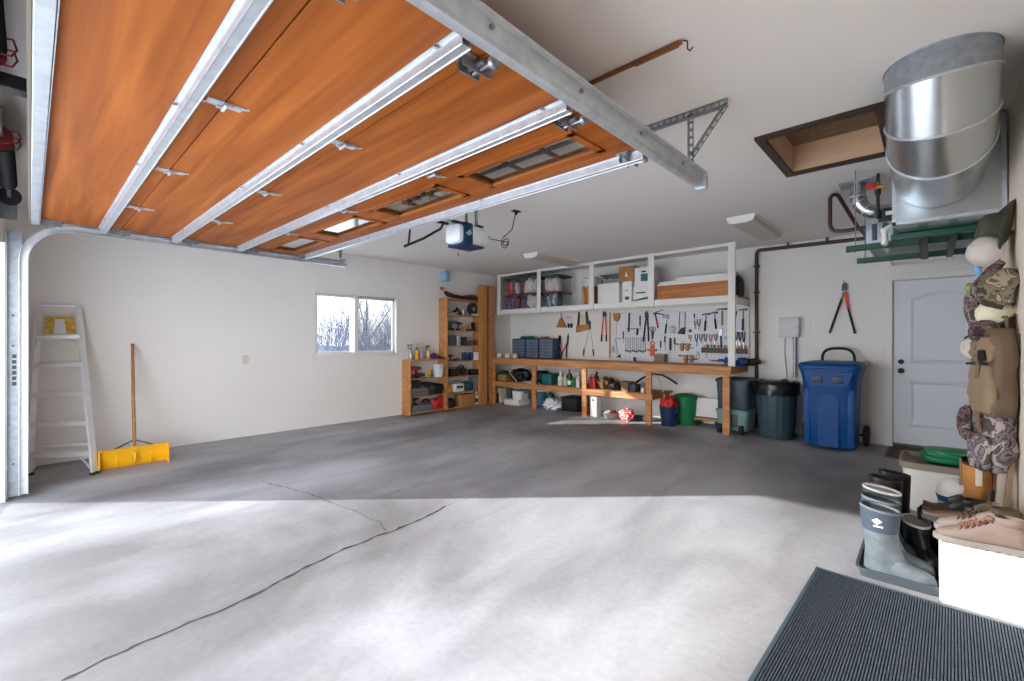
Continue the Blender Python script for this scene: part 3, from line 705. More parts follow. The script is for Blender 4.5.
for (f, tt, o, q) in ((FLt, TLt, FRt, .24), (FRt, TRt, FLt, .24)):
    other = TRt if o is FRt else TLt
    m = MB(); bar(m, lerp(f, tt, .01), lerp(lerp(f, tt, .115), lerp(o, other, .115), q), .008, .022); m.build('corner_brace', M_alu, ld)
a, b = lerp(FLt, TLt, .80), lerp(FRt, TRt, .80)
for (s0, s1) in ((a, b), (b, a)):
    m = MB(); m.tube([lerp(s0, s1, .04)+Vector((.04, -.02, -.10)), lerp(s0, s1, .08)+Vector((.045, -.02, -.03)), lerp(s0, s1, .22)+Vector((.045, -.02, -.02)), lerp(s0, s1, .36)+Vector((.045, -.02, -.012))], .009, 6); m.build('spreader_bracket', M_alu, ld)
a, b = lerp(FLt, TLt, .825), lerp(FRt, TRt, .825); c, d_ = lerp(FLt, TLt, .93), lerp(FRt, TRt, .93)
def quadp(q0, q1, q2, q3, th, nm, mt, par):
    nn = (q1-q0).cross(q3-q0).normalized()*th; m = MB(); m.loft([[q0, q1, q2, q3], [q0+nn, q1+nn, q2+nn, q3+nn]]); return m.build(nm, mt, par, smooth=0)
off = Vector((-.02, .0, 0))
p00, p10, p11, p01 = lerp(a, b, .16)+off, lerp(a, b, .88)+off, lerp(c, d_, .88)+off, lerp(c, d_, .16)+off
quadp(p00, p10, p11, p01, -.008, 'shelf_label', M_ylabel, ld)
fz = Vector((.012, -.004, 0))
quadp(lerp(p00, p10, .3)+fz, lerp(p00, p10, .72)+fz, lerp(p01, p11, .66)+fz-Vector((0, 0, .025)), lerp(p01, p11, .36)+fz-Vector((0, 0, .025)), -.003, 'label_patch', M_alu, ld)

# ================= YELLOW PUSHER =================
pu = T('snow_pusher', 'wide yellow plastic snow pusher with a wooden handle leaning on the left wall', 'snow pusher', (-6.05, .74, 0))
m = MB(); sec = [(-.055, .185), (-.02, .19), (.0, .12), (.012, .06), (.05, .0), (.062, .006), (.026, .07), (.014, .13), (-.008, .202), (-.06, .197)]
m.prism([(-p, q) for p, q in sec], 'Y', -.275, .275)
bl = m.build('blade', M_yellow, pu, rz=0, smooth=.6)
# rotate blade a touch so that it follows the wall line
MB().b2(-.07, .07, -.28, -.270, 0, .195).build('blade_end', M_yellow, pu, smooth=0); MB().b2(-.07, .07, .270, .28, 0, .195).build('blade_end', M_yellow, pu, smooth=0)
for k in (-.135, .0, .135): MB().b2(-.030, -.0, k-.006, k+.006, .02, .17, .003).build('blade_rib', M_yellow, pu)
ht_ = at(132.5, 344, X=-6.70)-Vector((-6.05, .74, 0)); hb_ = Vector((.0, .0, .10))
MB().tube([hb_+Vector((.03, 0, -.03)), hb_.lerp(ht_, .5), ht_], [.016, .0165, .015], 10).build('handle', M_handle, pu)
MB().tube([Vector((.0, -.17, .19)), hb_.lerp(ht_, .135)+Vector((.01, 0, 0)), Vector((.0, .17, .19))], .007, 6).build('brace', M_dsteel, pu)
MB().cyl(hb_.lerp(ht_, .02), hb_.lerp(ht_, .10), .022, seg=10).b2(.02, .05, -.012, .012, .06, .14, .004).build('socket', M_yellow, pu)
# wall outlet + scuffs
def outlet(name, lab, loc, rz, c):
    t = T(name, lab, 'outlet', loc, rz, group=None)
    MB().box((0, -.003, 0), (.07, .006, .115), None, .002).build('cover_plate', c, t)
    for z in (.026, -.026): MB().box((0, -.007, z), (.034, .004, .03), None, .0015).build('socket', M_cream, t)
    MB().cyl((0, -.006, 0), (0, -.008, 0), .004, seg=8).build('screw', M_steel, t)
    return t
p = at(245.5, 359.5, X=WX+.001); outlet('wall_outlet', 'cream wall outlet on the bare left wall between the pusher and the window', p, PI/2, M_cream)
p = at(872.5, 364, Y=WY-.001); q = T('wall_outlet', 'white double wall plate on the back wall between the blue bin and the door', 'outlet', p)
MB().box((0, -.003, 0), (.15, .006, .115), None, .002).build('cover_plate', M_white, q)
for x in (-.04, .04): MB().box((x, -.007, 0), (.033, .004, .066), None, .0015).build('switch', M_cream, q)

# ================= BREAKER BOX, CONDUIT, LOPPERS ON WALL =================
eb = at(791, 337, Y=WY-.002); t = T('electrical_box', 'small grey electrical box with conduit on the back wall above the trash can', 'electrical box', (eb.x, WY, eb.z))
MB().b2(-.125, .115, -.10, -.002, 0, .27, .006).build('box_body', col('grey_enamel', 190, 192, 192, .45), t)
MB().b2(-.118, .108, -.106, -.100, .01, .262, .002).build('box_door', col('grey_enamel2', 200, 202, 202, .45), t)
MB().box((.095, -.109, .13), (.012, .008, .035), None, .002).build('latch', M_steel, t)
MB().cyl((.055, -.045, 0), (.055, -.045, -.56), .025, seg=14).cyl((.055, -.045, -.004), (.055, -.045, -.035), .031, seg=14).build('conduit', M_galvd, t)
MB().tube([(-.07, -.01, -.01), (-.075, -.01, -.25), (-.05, -.01, -.5), (-.05, -.01, -.66)], .006, 6).build('cable', M_galvd, t)
MB().b2(-.27, .23, -.006, -.001, -.03, .33, .001).build('backing_plate', M_wall, t, smooth=0)
def bwx(u, v, off=0.0): q = at(u, v, Y=WY-off); return Vector((q.x, WY-off, q.z))
t = T('loppers', 'long handled loppers with orange and black grips hanging open above the blue bin', 'loppers', bwx(843, 284))
o0 = bwx(843, 284)
def rel(u, v, o, off=.03): return Vector((at(u, v, Y=WY-off).x-o.x, -off, at(u, v, Y=WY-off).z-o.z))
MB().tube([rel(841.5, 299, o0), rel(829.5, 333, o0)], .013, 8).build('grip', M_black, t)
MB().tube([rel(848, 308, o0), rel(855, 333.5, o0)], .013, 8).build('grip', M_black, t)
MB().tube([rel(845.5, 292, o0), rel(848, 308, o0)], .017, 8).build('orange_grip', M_orange, t)
MB().tube([rel(843.5, 292, o0), rel(841.5, 299, o0)], .010, 8).tube([rel(844, 288, o0), rel(845.5, 292, o0)], .010, 8).build('shank', M_steel, t)
MB().prism([(rel(841.5, 291, o0).x, rel(841.5, 291, o0).z), (rel(847, 290, o0).x, rel(847, 290, o0).z), (rel(847, 284, o0).x, rel(847, 284, o0).z), (rel(844.5, 282, o0).x, rel(844.5, 282, o0).z), (rel(842, 285, o0).x, rel(842, 285, o0).z)], 'Y', -.036, -.02).build('blade', M_dsteel, t, smooth=0)
MB().tube([(rel(844, 282, o0).x, 0, rel(844, 282, o0).z+.01), (rel(844, 282, o0).x, -.05, rel(844, 282, o0).z), (rel(844, 282, o0).x, -.055, rel(844, 282, o0).z+.02)], .004, 6).build('hook', M_dsteel, t)

# ================= BINS =================
def rr(hx_, hy_, z, n=32, p=.28, cy=0):
    out = []
    for k in range(n):
        a = 2*PI*(k+.5)/n; c_, s_ = math.cos(a), math.sin(a)
        out.append((math.copysign(abs(c_)**p, c_)*hx_, cy+math.copysign(abs(s_)**p, s_)*hy_, z))
    return out
bb = T('wheeled_bin', 'tall blue wheeled refuse bin against the back wall', 'bin', (-.885, 6.76, 0))
MB().loft([rr(.235, .27, .03), rr(.25, .285, .06), rr(.262, .30, .50), rr(.272, .31, .80), rr(.30, .335, .93), rr(.31, .345, .935), rr(.31, .345, .965)]).build('body', M_blue, bb, smooth=.5)
MB().prism([(-.10, .04), (.10, .04), (.105, .60), (.05, .66), (-.05, .66), (-.105, .60)], 'Y', -.318, -.25).build('front_panel', M_blue, bb, smooth=0)
MB().prism([(-.235, .93), (-.235, .90), (-.20, .80), (-.16, .76), (.16, .76), (.20, .80), (.235, .90), (.235, .93)], 'Y', -.345, -.27).build('grab_bar', M_blue, bb, smooth=0)
for x in (-.10, .10): MB().b2(x-.055, x+.055, -.352, -.34, .80, .88, .004).build('grab_recess', M_blued, bb)
for x in (-.215, .215): MB().b2(x-.035, x+.035, -.30, -.22, .05, .72, .015).build('corner_rib', M_blue, bb)
MB().loft([rr(.310, .35, .962), rr(.318, .36, .968), rr(.318, .36, .995), rr(.30, .33, 1.03), rr(.22, .25, 1.045)]).build('lid', M_blue, bb, smooth=.5)
for s_ in (-1, 1):
    MB().lathe([(.001, -.03), (.10, -.03), (.125, -.022), (.125, .022), (.10, .03), (.001, .03)], (s_*.315, .25, .127), 24, m=Matrix.Rotation(PI/2, 3, 'Y')).build('wheel', M_rubber, bb)
MB().cyl((-.32, .25, .127), (.32, .25, .127), .012, seg=8).build('axle', M_dsteel, bb)
hp = []
for k in range(13):
    a = PI*k/12; c_, s_ = math.cos(a), math.sin(a)
    hp.append((.02-math.copysign(abs(c_)**.7, c_)*.17, .33, 1.03+.17*abs(s_)**.6))
MB().tube([(-.15, .33, .90)]+hp+[(.19, .33, .90)], .017, 8).build('handle', M_black, bb)
tc_ = T('trash_can', 'dark slate ribbed trash can lined with a black bag, beside the blue bin', 'trash can', (-1.51, 6.83, 0))
def flute(z, r, amp, n=72, fl=18):
    return [(math.cos(2*PI*k/n)*(r+amp*(1 if math.cos(fl*2*PI*k/n) > -.2 else -1)), math.sin(2*PI*k/n)*(r+amp*(1 if math.cos(fl*2*PI*k/n) > -.2 else -1)), z) for k in range(n)]
MB().loft([flute(0, .19, 0), flute(.04, .2, 0), flute(.06, .205, .005), flute(.54, .235, .006), flute(.56, .24, 0), flute(.60, .245, 0), flute(.62, .255, 0), flute(.66, .258, 0), flute(.665, .265, 0), flute(.69, .265, 0)]).build('can_body', M_dslate, tc_, smooth=.5)
def crum(z, r, a, seed, n=72): return [(math.cos(2*PI*k/n)*(r+a*noise.noise(Vector((k*.35, seed, 0)))), math.sin(2*PI*k/n)*(r+a*noise.noise(Vector((k*.35, seed, 0)))), z+a*.9*noise.noise(Vector((k*.22, seed, 7)))) for k in range(n)]
rs = [crum(.585, .268, .02, 1), crum(.64, .275, .015, 2), crum(.70, .272, .012, 3), crum(.745, .270, .02, 3.3), crum(.76, .25, .03, 4), crum(.735, .20, .03, 5), crum(.70, .10, .05, 6), crum(.70, .02, .02, 7)]
rs[3] = rs[3][:36]+rs[3][36:]
MB().loft(rs, cap=False).build('bin_liner', M_bag, tc_, smooth=1.2)

# ================= WORKBENCH =================
BX0, BX1, BY0, BZ = -6.62, -1.97, 6.50, .94
wb = T('workbench', 'long wooden workbench with a lower shelf along the back wall', 'workbench', ((BX0+BX1)/2, 6.87, 0)); wo = Vector(wb.location)
def wbx(x0, x1, y0_, y1_, z0_, z1_, b=.003): return MB().b2(x0-wo.x, x1-wo.x, y0_-wo.y, y1_-wo.y, z0_, z1_, b)
wbx(BX0, BX1, BY0, WY-.012, BZ-.03, BZ).build('worktop', M_bench, wb)
wbx(BX0, BX1, BY0-.038, BY0-.002, BZ-.115, BZ+.003).build('front_rail', M_bench, wb)
wbx(BX1-.036, BX1, BY0, WY-.012, BZ-.10, BZ-.031).build('end_rail', M_bench, wb)
LX = [-6.585, -5.49, -4.36, -3.18, -2.045]
for x in LX:
    wbx(x-.045, x+.045, BY0, BY0+.040, 0, BZ-.032).build('leg', M_bench, wb)
wbx(BX0, -3.10, BY0+.045, WY-.02, .445, .47).build('lower_shelf', M_bench, wb)
wbx(BX0, -3.10, BY0-.022, BY0-.002, .375, .472).build('shelf_rail', M_bench, wb)
for x in LX[:4]: wbx(x-.02, x+.02, BY0+.042, WY-.02, .37, .444).build('shelf_bearer', M_bench, wb)
# low back edge
# ================= WALL CABINET =================
KY, KX0, KX1, KZ0, KZ1 = 6.60, -6.56, -1.95, 1.84, 2.655
cb = T('wall_cabinet', 'white open-fronted wall cabinet with upright dividers above the workbench', 'shelf', ((KX0+KX1)/2, 6.92, 0)); ko = Vector(cb.location)
def kb(x0, x1, y0_, y1_, z0_, z1_, b=.002): return MB().b2(x0-ko.x, x1-ko.x, y0_-ko.y, y1_-ko.y, z0_, z1_, b)
kb(KX0, KX1, KY+.02, WY-.001, 1.90, 1.925).build('bottom_board', M_whitew, cb)
kb(KX0, -2.045, KY, KY+.019, 1.835, 1.93).build('bottom_rail', M_whitew, cb)
kb(KX0, KX1, KY, KY+.03, 2.61, 2.655).build('top_rail', M_whitew, cb)
kb(KX0-.0, KX0+.02, KY+.02, WY-.001, 1.90, 2.64).build('side_board', M_whitew, cb)
kb(KX1-.02, KX1, KY+.04, WY-.001, 1.80, 1.926).build('end_board', M_whitew, cb)
kb(KX0, KX1, WY-.03, WY-.001, 1.80, 1.90).build('ledger', M_whitew, cb)
for x, b in ((-6.50, .045), (-5.437, .0445), (-4.268, .047), (-3.175, .05)):
    kb(x-b, x+b, KY-.018, KY-.001, 1.835, 2.655).build('divider', M_whitew, cb)
kb(-2.045, -1.955, KY-.018, KY+.02, BZ+.0045, 2.655).build('end_post', M_whitew, cb)
# ================= PEGBOARD =================
def pegmat():
    m = bpy.data.materials.new('pegboard_white'); m.use_nodes = True; nt = m.node_tree; b = nt.nodes['Principled BSDF']
    tc = nt.nodes.new('ShaderNodeTexCoord'); sc_ = nt.nodes.new('ShaderNodeVectorMath'); sc_.operation = 'SCALE'; sc_.inputs['Scale'].default_value = 1/.0254
    fr = nt.nodes.new('ShaderNodeVectorMath'); fr.operation = 'FRACTION'; sb = nt.nodes.new('ShaderNodeVectorMath'); sb.operation = 'SUBTRACT'; sb.inputs[1].default_value = (.5, .5, .5)
    ml = nt.nodes.new('ShaderNodeVectorMath'); ml.operation = 'MULTIPLY'; ml.inputs[1].default_value = (1, 0, 1); ln = nt.nodes.new('ShaderNodeVectorMath'); ln.operation = 'LENGTH'
    gt = nt.nodes.new('ShaderNodeMath'); gt.operation = 'LESS_THAN'; gt.inputs[1].default_value = .17
    mx = nt.nodes.new('ShaderNodeMixRGB'); mx.inputs[1].default_value = srgb(224, 226, 230)+(1,); mx.inputs[2].default_value = srgb(110, 112, 118)+(1,)
    L = nt.links.new; L(tc.outputs['Object'], sc_.inputs[0]); L(sc_.outputs[0], fr.inputs[0]); L(fr.outputs[0], sb.inputs[0]); L(sb.outputs[0], ml.inputs[0]); L(ml.outputs[0], ln.inputs[0]); L(ln.outputs['Value'], gt.inputs[0]); L(gt.outputs[0], mx.inputs[0]); L(mx.outputs[0], b.inputs['Base Color'])
    b.inputs['Roughness'].default_value = .5; return m
PB = T('pegboard', 'white pegboard full of hand tools between the bench and the cabinet', 'pegboard', (-3.12, WY, 1.37))
MB().b2(-1.17, 1.165, -.014, -.001, -.425, .425).build('board', pegmat(), PB, smooth=0)
MB().b2(1.145, 1.17, -.030, -.014, -.425, .425, .002).b2(-1.17, 1.17, -.024, -.014, .405, .425, .002).build('edge_strip', M_whitew, PB, smooth=0)

# ================= SHELVING ON THE LEFT WALL =================
SXF = -6.53
def shelf_unit(name, lab, y0_, y1_, top, levels, left_panel=True):
    t = T(name, lab, 'shelf', ((WX+SXF)/2, (y0_+y1_)/2, 0)); o = Vector(t.location)
    def b(x0, x1, ya, yb_, za, zb_): return MB().b2(x0-o.x, x1-o.x, ya-o.y, yb_-o.y, za, zb_, .002)
    if left_panel: b(WX+.002, SXF, y0_, y0_+.02, 0, top).build('side_panel', M_ply, t)
    b(WX+.002, SXF, y1_-.02, y1_, 0, top).build('side_panel', M_ply, t)
    for z in levels: b(WX+.004, SXF-.002, y0_+.0205, y1_-.0205, z-.018, z).build('shelf_board', M_ply, t)
    return t
shelf_unit('low_shelf', 'low open wooden shelf crowded with cases and spray bottles, left of the tall shelf', 4.45, 5.245, .955, [.045, .325, .635, .965])
shelf_unit('tall_shelf', 'tall narrow wooden shelf against the left wall near the corner', 5.26, 6.13, 2.09, [.035, .325, .62, .915, 1.205, 1.49, 1.785, 2.085])
for i, (u0, u1, vt, xo, rz, lab) in enumerate(((478.5, 486.5, 285, -6.56, .0, 'wide pale plank standing against the tall shelf, left of the two'), (488, 493.5, 286, -6.60, .0, 'narrower reddish plank standing beside the wide plank near the bench end'))):
    ya = at(u0, 340, X=xo).y; yb_ = at(u1, 340, X=xo).y; zt_ = at((u0+u1)/2, vt, X=xo).z
    m = MB(); m.b2(-.02, .02, -(yb_-ya)/2, (yb_-ya)/2, 0, zt_, .003).b2(-.065, -.03, -(yb_-ya)/2+.01, (yb_-ya)/2-.01, 0, zt_-.03, .003)
    o = m.build('plank', M_pine if i == 0 else M_bench, loc=(xo, (ya+yb_)/2, 0)); tag(o, lab, 'plank', 'planks standing by the corner')
# ================= SMALL THING BUILDERS (base at the origin, front towards -Y) =================
def bottle(name, lab, cat, loc, h, r, mbody, mcap, group=None, mlabel=None, neck=.4, rz=0):
    t = T(name, lab, cat, loc, rz, group)
    b = h*.82
    MB().lathe([(r*.9, 0), (r, .008), (r, b*.72), (r*.85, b*.84), (r*neck, b*.95), (r*neck, b)], seg=16).build('body', mbody, t)
    MB().cyl((0, 0, b), (0, 0, h), r*neck*1.25, r*neck*1.1, 12).build('cap', mcap, t)
    if mlabel: MB().lathe([(r*1.01, b*.2), (r*1.02, b*.21), (r*1.02, b*.6), (r*1.01, b*.61)], seg=16, cap=False).build('label', mlabel, t)
    return t
def spray(lab, loc, h, r, mbody, mhead, group='spray bottles', rz=0):
    t = T('spray_bottle', lab, 'spray bottle', loc, rz, group)
    b = h*.68
    MB().lathe([(r*.92, 0), (r, .01), (r, b*.55), (r*.72, b*.78), (r*.36, b*.92), (r*.36, b)], seg=16, sy=.7).build('body', mbody, t)
    MB().cyl((0, 0, b), (0, 0, b+.02), r*.5, seg=12).box((-.012, 0, h-.022), (r*2.1, r*.65, .034), None, .008).tube([(-.01, 0, h-.03), (-r*.9, 0, h-.05), (-r*1.0, 0, h-.09)], .006, 6).box((-r*1.25, 0, h-.018), (.014, .018, .018), None, .003).build('trigger_head', mhead, t)
    return t
def can(name, lab, cat, loc, h, r, mb_, mt_, group=None):
    t = T(name, lab, cat, loc, 0, group)
    MB().lathe([(r*.96, 0), (r, .004), (r, h*.9), (r*.9, h*.93)], seg=18).build('body', mb_, t)
    MB().lathe([(r*.9, h*.93), (r*.72, h*.94), (r*.72, h), (.001, h)], seg=18).build('lid', mt_, t)
    return t
def carton(name, lab, cat, loc, d, m_, group=None, rz=0, flap=True, tape=None):
    t = T(name, lab, cat, loc, rz, group); w_, l_, h_ = d
    MB().box((0, 0, h_/2), (w_, l_, h_), None, .004).build('box_body', m_, t)
    if flap: MB().b2(-w_/2+.001, -.002, -l_/2+.001, l_/2-.001, h_, h_+.004).b2(.002, w_/2-.001, -l_/2+.001, l_/2-.001, h_, h_+.004).build('top_flap', m_, t, smooth=0)
    if tape: MB().b2(-.02, .02, -l_/2-.001, l_/2+.001, h_+.004, h_+.006).b2(-.02, .02, -l_/2-.002, -l_/2, h_*.7, h_+.004).build('tape', tape, t, smooth=0)
    return t
def tote(name, lab, cat, loc, d, m_, ml, group=None, rz=0, handle=True):
    t = T(name, lab, cat, loc, rz, group); w_, l_, h_ = d
    MB().loft([rr(w_*.43, l_*.43, 0), rr(w_*.44, l_*.44, .01), rr(w_*.475, l_*.475, h_*.86), rr(w_*.5, l_*.5, h_*.87), rr(w_*.5, l_*.5, h_*.92)]).build('tub', m_, t, smooth=.5)
    MB().loft([rr(w_*.51, l_*.51, h_*.92), rr(w_*.52, l_*.52, h_*.93), rr(w_*.52, l_*.52, h_*.96), rr(w_*.47, l_*.47, h_*.98), rr(w_*.46, l_*.46, h_)]).build('lid', ml, t, smooth=.5)
    if handle:
        for s_ in (-1, 1): MB().box((s_*w_*.5, 0, h_*.8), (.02, l_*.3, .03), None, .005).build('handle', ml, t)
    return t
def toolcase(name, lab, cat, loc, d, m_, group=None, rz=0, mh=None):
    t = T(name, lab, cat, loc, rz, group); w_, l_, h_ = d
    MB().box((0, 0, h_*.28), (w_, l_, h_*.55), None, .012).build('case_base', m_, t)
    MB().box((0, 0, h_*.78), (w_*.99, l_*.98, h_*.42), None, .012).build('case_lid', m_, t)
    MB().tube([(-w_*.18, -l_/2, h_*.5), (-w_*.18, -l_/2-.03, h_*.52), (w_*.18, -l_/2-.03, h_*.52), (w_*.18, -l_/2, h_*.5)], .009, 6).build('handle', mh or M_black, t)
    for s_ in (-1, 1): MB().box((s_*w_*.32, -l_/2-.003, h_*.56), (.035, .01, .04), None, .003).build('latch', M_steel, t)
    return t
def drill(lab, loc, m_, rz=0, group='power tools on the shelves', name='power_drill', s_=1.0):
    t = T(name, lab, 'power tool', loc, rz, group); t.scale = (s_, s_, s_)
    MB().lathe([(.001, -.09), (.028, -.085), (.032, -.03), (.030, .05), (.024, .07)], (0, 0, .175), 16, m=Matrix.Rotation(PI/2, 3, 'Y')).box((-.02, 0, .10), (.036, .034, .12), (0, .15, 0), .01).build('body', m_, t)
    MB().box((-.01, 0, .026), (.11, .07, .05), None, .008).build('battery', M_black, t)
    MB().lathe([(.022, .07), (.024, .085), (.02, .12), (.008, .13)], (0, 0, .175), 14, m=Matrix.Rotation(PI/2, 3, 'Y')).build('chuck', M_dsteel, t)
    return t
def saw(lab, loc, m_, rz=0, group='power tools on the shelves', name='circular_saw'):
    t = T(name, lab, 'power tool', loc, rz, group)
    MB().b2(-.14, .14, -.06, .06, 0, .006, .002).build('base_plate', M_steel, t)
    MB().cyl((0, -.035, .075), (0, -.015, .075), .085, seg=24).build('blade_guard', M_dsteel, t)
    MB().cyl((0, -.01, .085), (0, .07, .085), .042, .036, seg=16).box((-.02, .01, .14), (.12, .035, .05), None, .012).build('motor', m_, t)
    MB().tube([(.05, .01, .13), (.02, .01, .185), (-.06, .01, .19), (-.11, .01, .14), (-.09, .01, .09)], .015, 8).build('handle', M_black, t)
    return t
def sack(name, lab, cat, loc, d, m_, amp=.14, seed=1, rz=0, group=None, fr=2.2, pw=.8):
    t = tag(MB().blob((0, 0, d[2]/2*.93), d, amp, fr, seed, 4, pw).build(name, m_, loc=loc, rz=rz, smooth=1.2), lab, cat, group)
    for v in t.data.vertices:
        if v.co.z < 0: v.co.z = 0
    return t
def pail(name, lab, cat, loc, h, r, m_, mh, inner=None, rz=0, handle=True, hup=False):
    t = T(name, lab, cat, loc, rz)
    MB().lathe([(.001, 0), (r*.78, 0), (r*.8, .01), (r*.97, h*.9), (r, h*.91), (r*1.03, h), (r*.98, h), (r*.94, h*.92), (r*.78, .02), (.001, .02)], seg=24).build('body', m_, t)
    if handle:
        MB().tube([(math.cos(PI*k/10)*r*1.02, -(.75*r if not hup else .1)*math.sin(PI*k/10), h*.9+(-.35*h if not hup else .7*r)*math.sin(PI*k/10)) for k in range(11)], .004, 6).build('handle', mh, t)
    return t
def xw(u, Y): return at(u, 340, Y=Y).x
def yl(u, X=-6.6): return at(u, 340, X=X).y
SHX = -6.63
# ---- low shelf ----
zt = .966
SHX_ = SHX
spray('teal and silver spray bottle at the left end of the low shelf top', (SHX, yl(408), zt), .27, .045, M_steel, M_teal, rz=.6)
bottle('bottle', 'tall yellow bottle with a black cap on the low shelf top', 'bottle', (SHX, yl(418), zt), .21, .036, M_yellow, M_black)
spray('lilac spray bottle with a lime green trigger on the low shelf top', (SHX-.01, yl(423), zt), .30, .038, M_lilac, col('lime_plastic', 150, 190, 40, .5), rz=.9)
spray('pale amber spray bottle with a black trigger on the low shelf top', (SHX+.02, yl(428.5), zt), .25, .034, col('amber_liquid', 214, 176, 120, .35), M_black, rz=.5)
t = T('tape_dispenser', 'purple roll dispenser lying on the low shelf top', 'tape', (SHX+.02, yl(434), zt))
MB().lathe([(.03, -.02), (.055, -.02), (.055, .02), (.03, .02)], (0, 0, .056), 20, m=Matrix.Rotation(PI/2, 3, 'Y')).build('roll', M_purple, t)
MB().box((.0, .055, .02), (.04, .10, .04), None, .008).build('holder', M_dred, t)
sack('work_glove', 'dark crumpled work gloves at the right end of the low shelf top', 'gloves', (SHX+.03, yl(440.5), zt), (.12, .12, .04), M_brownl, .2, 4)
zt = .636
pail('plastic_pail', 'translucent white pail with a yellow lip on the low shelf, upper board', 'bucket', (SHX+.03, yl(438.5), zt), .235, .105, col('milky_plastic', 214, 216, 220, .45), M_dsteel)
MB().box((-.0, -.02, .215), (.10, .13, .05), (0, 0, .2), .01).build('yellow_insert', M_yellow, bpy.data.objects['plastic_pail'])
drill('red cordless drill on the upper board of the low shelf', (SHX, yl(413), zt), M_red, rz=1.2)
t = T('angle_grinder', 'black and white angle grinder on the upper board of the low shelf', 'power tool', (SHX, yl(423.5), zt), .8, 'power tools on the shelves')
MB().cyl((-.10, 0, .05), (.06, 0, .05), .032, .03, 14).build('body', M_black, t); MB().cyl((.075, 0, .025), (.075, 0, .075), .035, seg=16).build('gear_head', M_steel, t); MB().cyl((.075, 0, .018), (.075, 0, .024), .06, seg=20).build('disc', M_white, t)
zt = .326
toolcase('tool_case', 'silver and black tool case on the middle board of the low shelf', 'tool case', (SHX, yl(418.5), zt), (.13, .36, .13), M_steel, 'tool cases on the low shelf', mh=M_black)
saw('black circular saw on top of the silver case on the low shelf middle board', (SHX, yl(417), zt+.1302), M_black, rz=1.5)
sack('tool_bag', 'black zipped tool bag on the middle board of the low shelf', 'bag', (SHX, yl(435), zt), (.22, .34, .20), M_black, .08, 2, pw=.6)
zt = .046
toolcase('tool_case', 'long grey tool case on the bottom board of the low shelf', 'tool case', (SHX, yl(419), zt), (.16, .44, .12), col('grey_case', 110, 114, 118, .45), 'tool cases on the low shelf', mh=M_steel)
drill('black power drill lying over the long grey case on the low shelf bottom board', (SHX+.01, yl(416), zt+.1202), M_black, rz=1.4, s_=.6)
def jerry(lab, loc, h=.24, rz=0, m_=M_red):
    t = T('fuel_can', lab, 'fuel can', loc, rz, 'red fuel cans')
    MB().loft([rr(.07, .05, 0, p=.5), rr(.072, .052, h*.7, p=.5), rr(.06, .045, h*.78, p=.5)]).build('body', m_, t, smooth=.8)
    MB().tube([(-.045, 0, h*.76), (-.04, 0, h*.95), (.02, 0, h*.95), (.03, 0, h*.77)], .009, 6).build('handle', m_, t)
    MB().cyl((.05, 0, h*.74), (.055, 0, h), .014, .01, 10).build('spout', M_black, t); return t
jerry('small red fuel can nearest the front on the low shelf bottom board', (SHX+.02, yl(434.5), zt), .22, 1.2)
jerry('taller red fuel can next to the tall shelf on the low shelf bottom board', (SHX, yl(441), zt), .26, 1.4)

zt = .966
can('aerosol_can', 'small white can between the teal and yellow bottles on the low shelf top', 'can', (SHX-.05, yl(413.5), zt), .15, .028, M_white, M_blue)
bottle('bottle', 'small dark bottle near the purple roll on the low shelf top', 'bottle', (SHX-.06, yl(432.5), zt), .15, .024, M_brownl, M_black)
zt = .636
drill('black and red cordless drill in the middle of the low shelf upper board', (SHX-.02, yl(418.5), zt), M_dred, rz=1.9, s_=.95)
can('aerosol_can', 'small yellow can beside the pail on the low shelf upper board', 'can', (SHX, yl(430.3), zt), .14, .030, M_yellow, M_black)
zt = .326
drill('dark drill standing behind the tool bag on the low shelf middle board', (SHX-.03, yl(428.3), zt), M_dsteel, rz=1.2, s_=1.1)
zt = .046
saw('dark circular saw beside the red fuel cans on the low shelf bottom board', (SHX-.01, yl(428.8), zt), M_dred, rz=1.3)
zt = 1.786
can('tin_can', 'small steel tin between the saw and the round wheel on the tall shelf', 'can', (SHX, yl(464.5), zt), .12, .045, M_steel, M_dsteel)
zt = 1.491
can('tin_can', 'brown tin right of the blue drill on the tall shelf, second board down', 'can', (SHX, yl(465.5), zt), .10, .04, M_card, M_steel)
can('tin_can', 'dark tin at the left end of the tall shelf, second board down', 'can', (SHX, yl(449.2), zt), .13, .035, M_dgreen, M_black)
zt = 1.206
can('tin_can', 'red tin at the right end of the third board of the tall shelf', 'can', (SHX, yl(477), zt), .11, .035, M_dred, M_steel)
zt = .621
saw('black circular saw in the middle of the fifth board of the tall shelf', (SHX-.02, yl(464), zt), M_dred, rz=1.4)
# ---- tall shelf ----
t = T('long_bag', 'long dark bag lying on top of the tall shelf', 'bag', (-6.63, 5.70, 2.086))
MB().tube([(0, -.42, .12), (0, -.36, .09), (0, -.2, .055), (.0, 0, .045), (0, .2, .06), (0, .40, .06), (0, .44, .06)], [.03, .045, .04, .035, .055, .055, .03], 12).build('bag', M_brownl, t, smooth=1.2)
MB().tube([(.03, -.2, .08), (.06, 0, .03), (.03, .25, .10)], .008, 6).build('strap', M_black, t)
zt = 1.786
t = T('handsaw', 'black handled folding saw leaning on the top board of the tall shelf', 'saw', (SHX, yl(456), zt))
MB().box((0, -.01, .07), (.008, .20, .05), (.5, 0, 0)).box((0, .09, .09), (.008, .16, .04), (-.8, 0, 0)).build('blade', M_dsteel, t); MB().box((0, .12, .02), (.03, .12, .035), None, .01).build('handle', M_black, t)
sack('rag_pile', 'pale folded rags on the top board of the tall shelf', 'rags', (SHX, yl(453), zt), (.12, .22, .045), M_whitecl, .2, 5)
t = T('wheel_disc', 'grey round sanding wheel standing on the top board of the tall shelf', 'disc', (SHX, yl(474.5), zt))
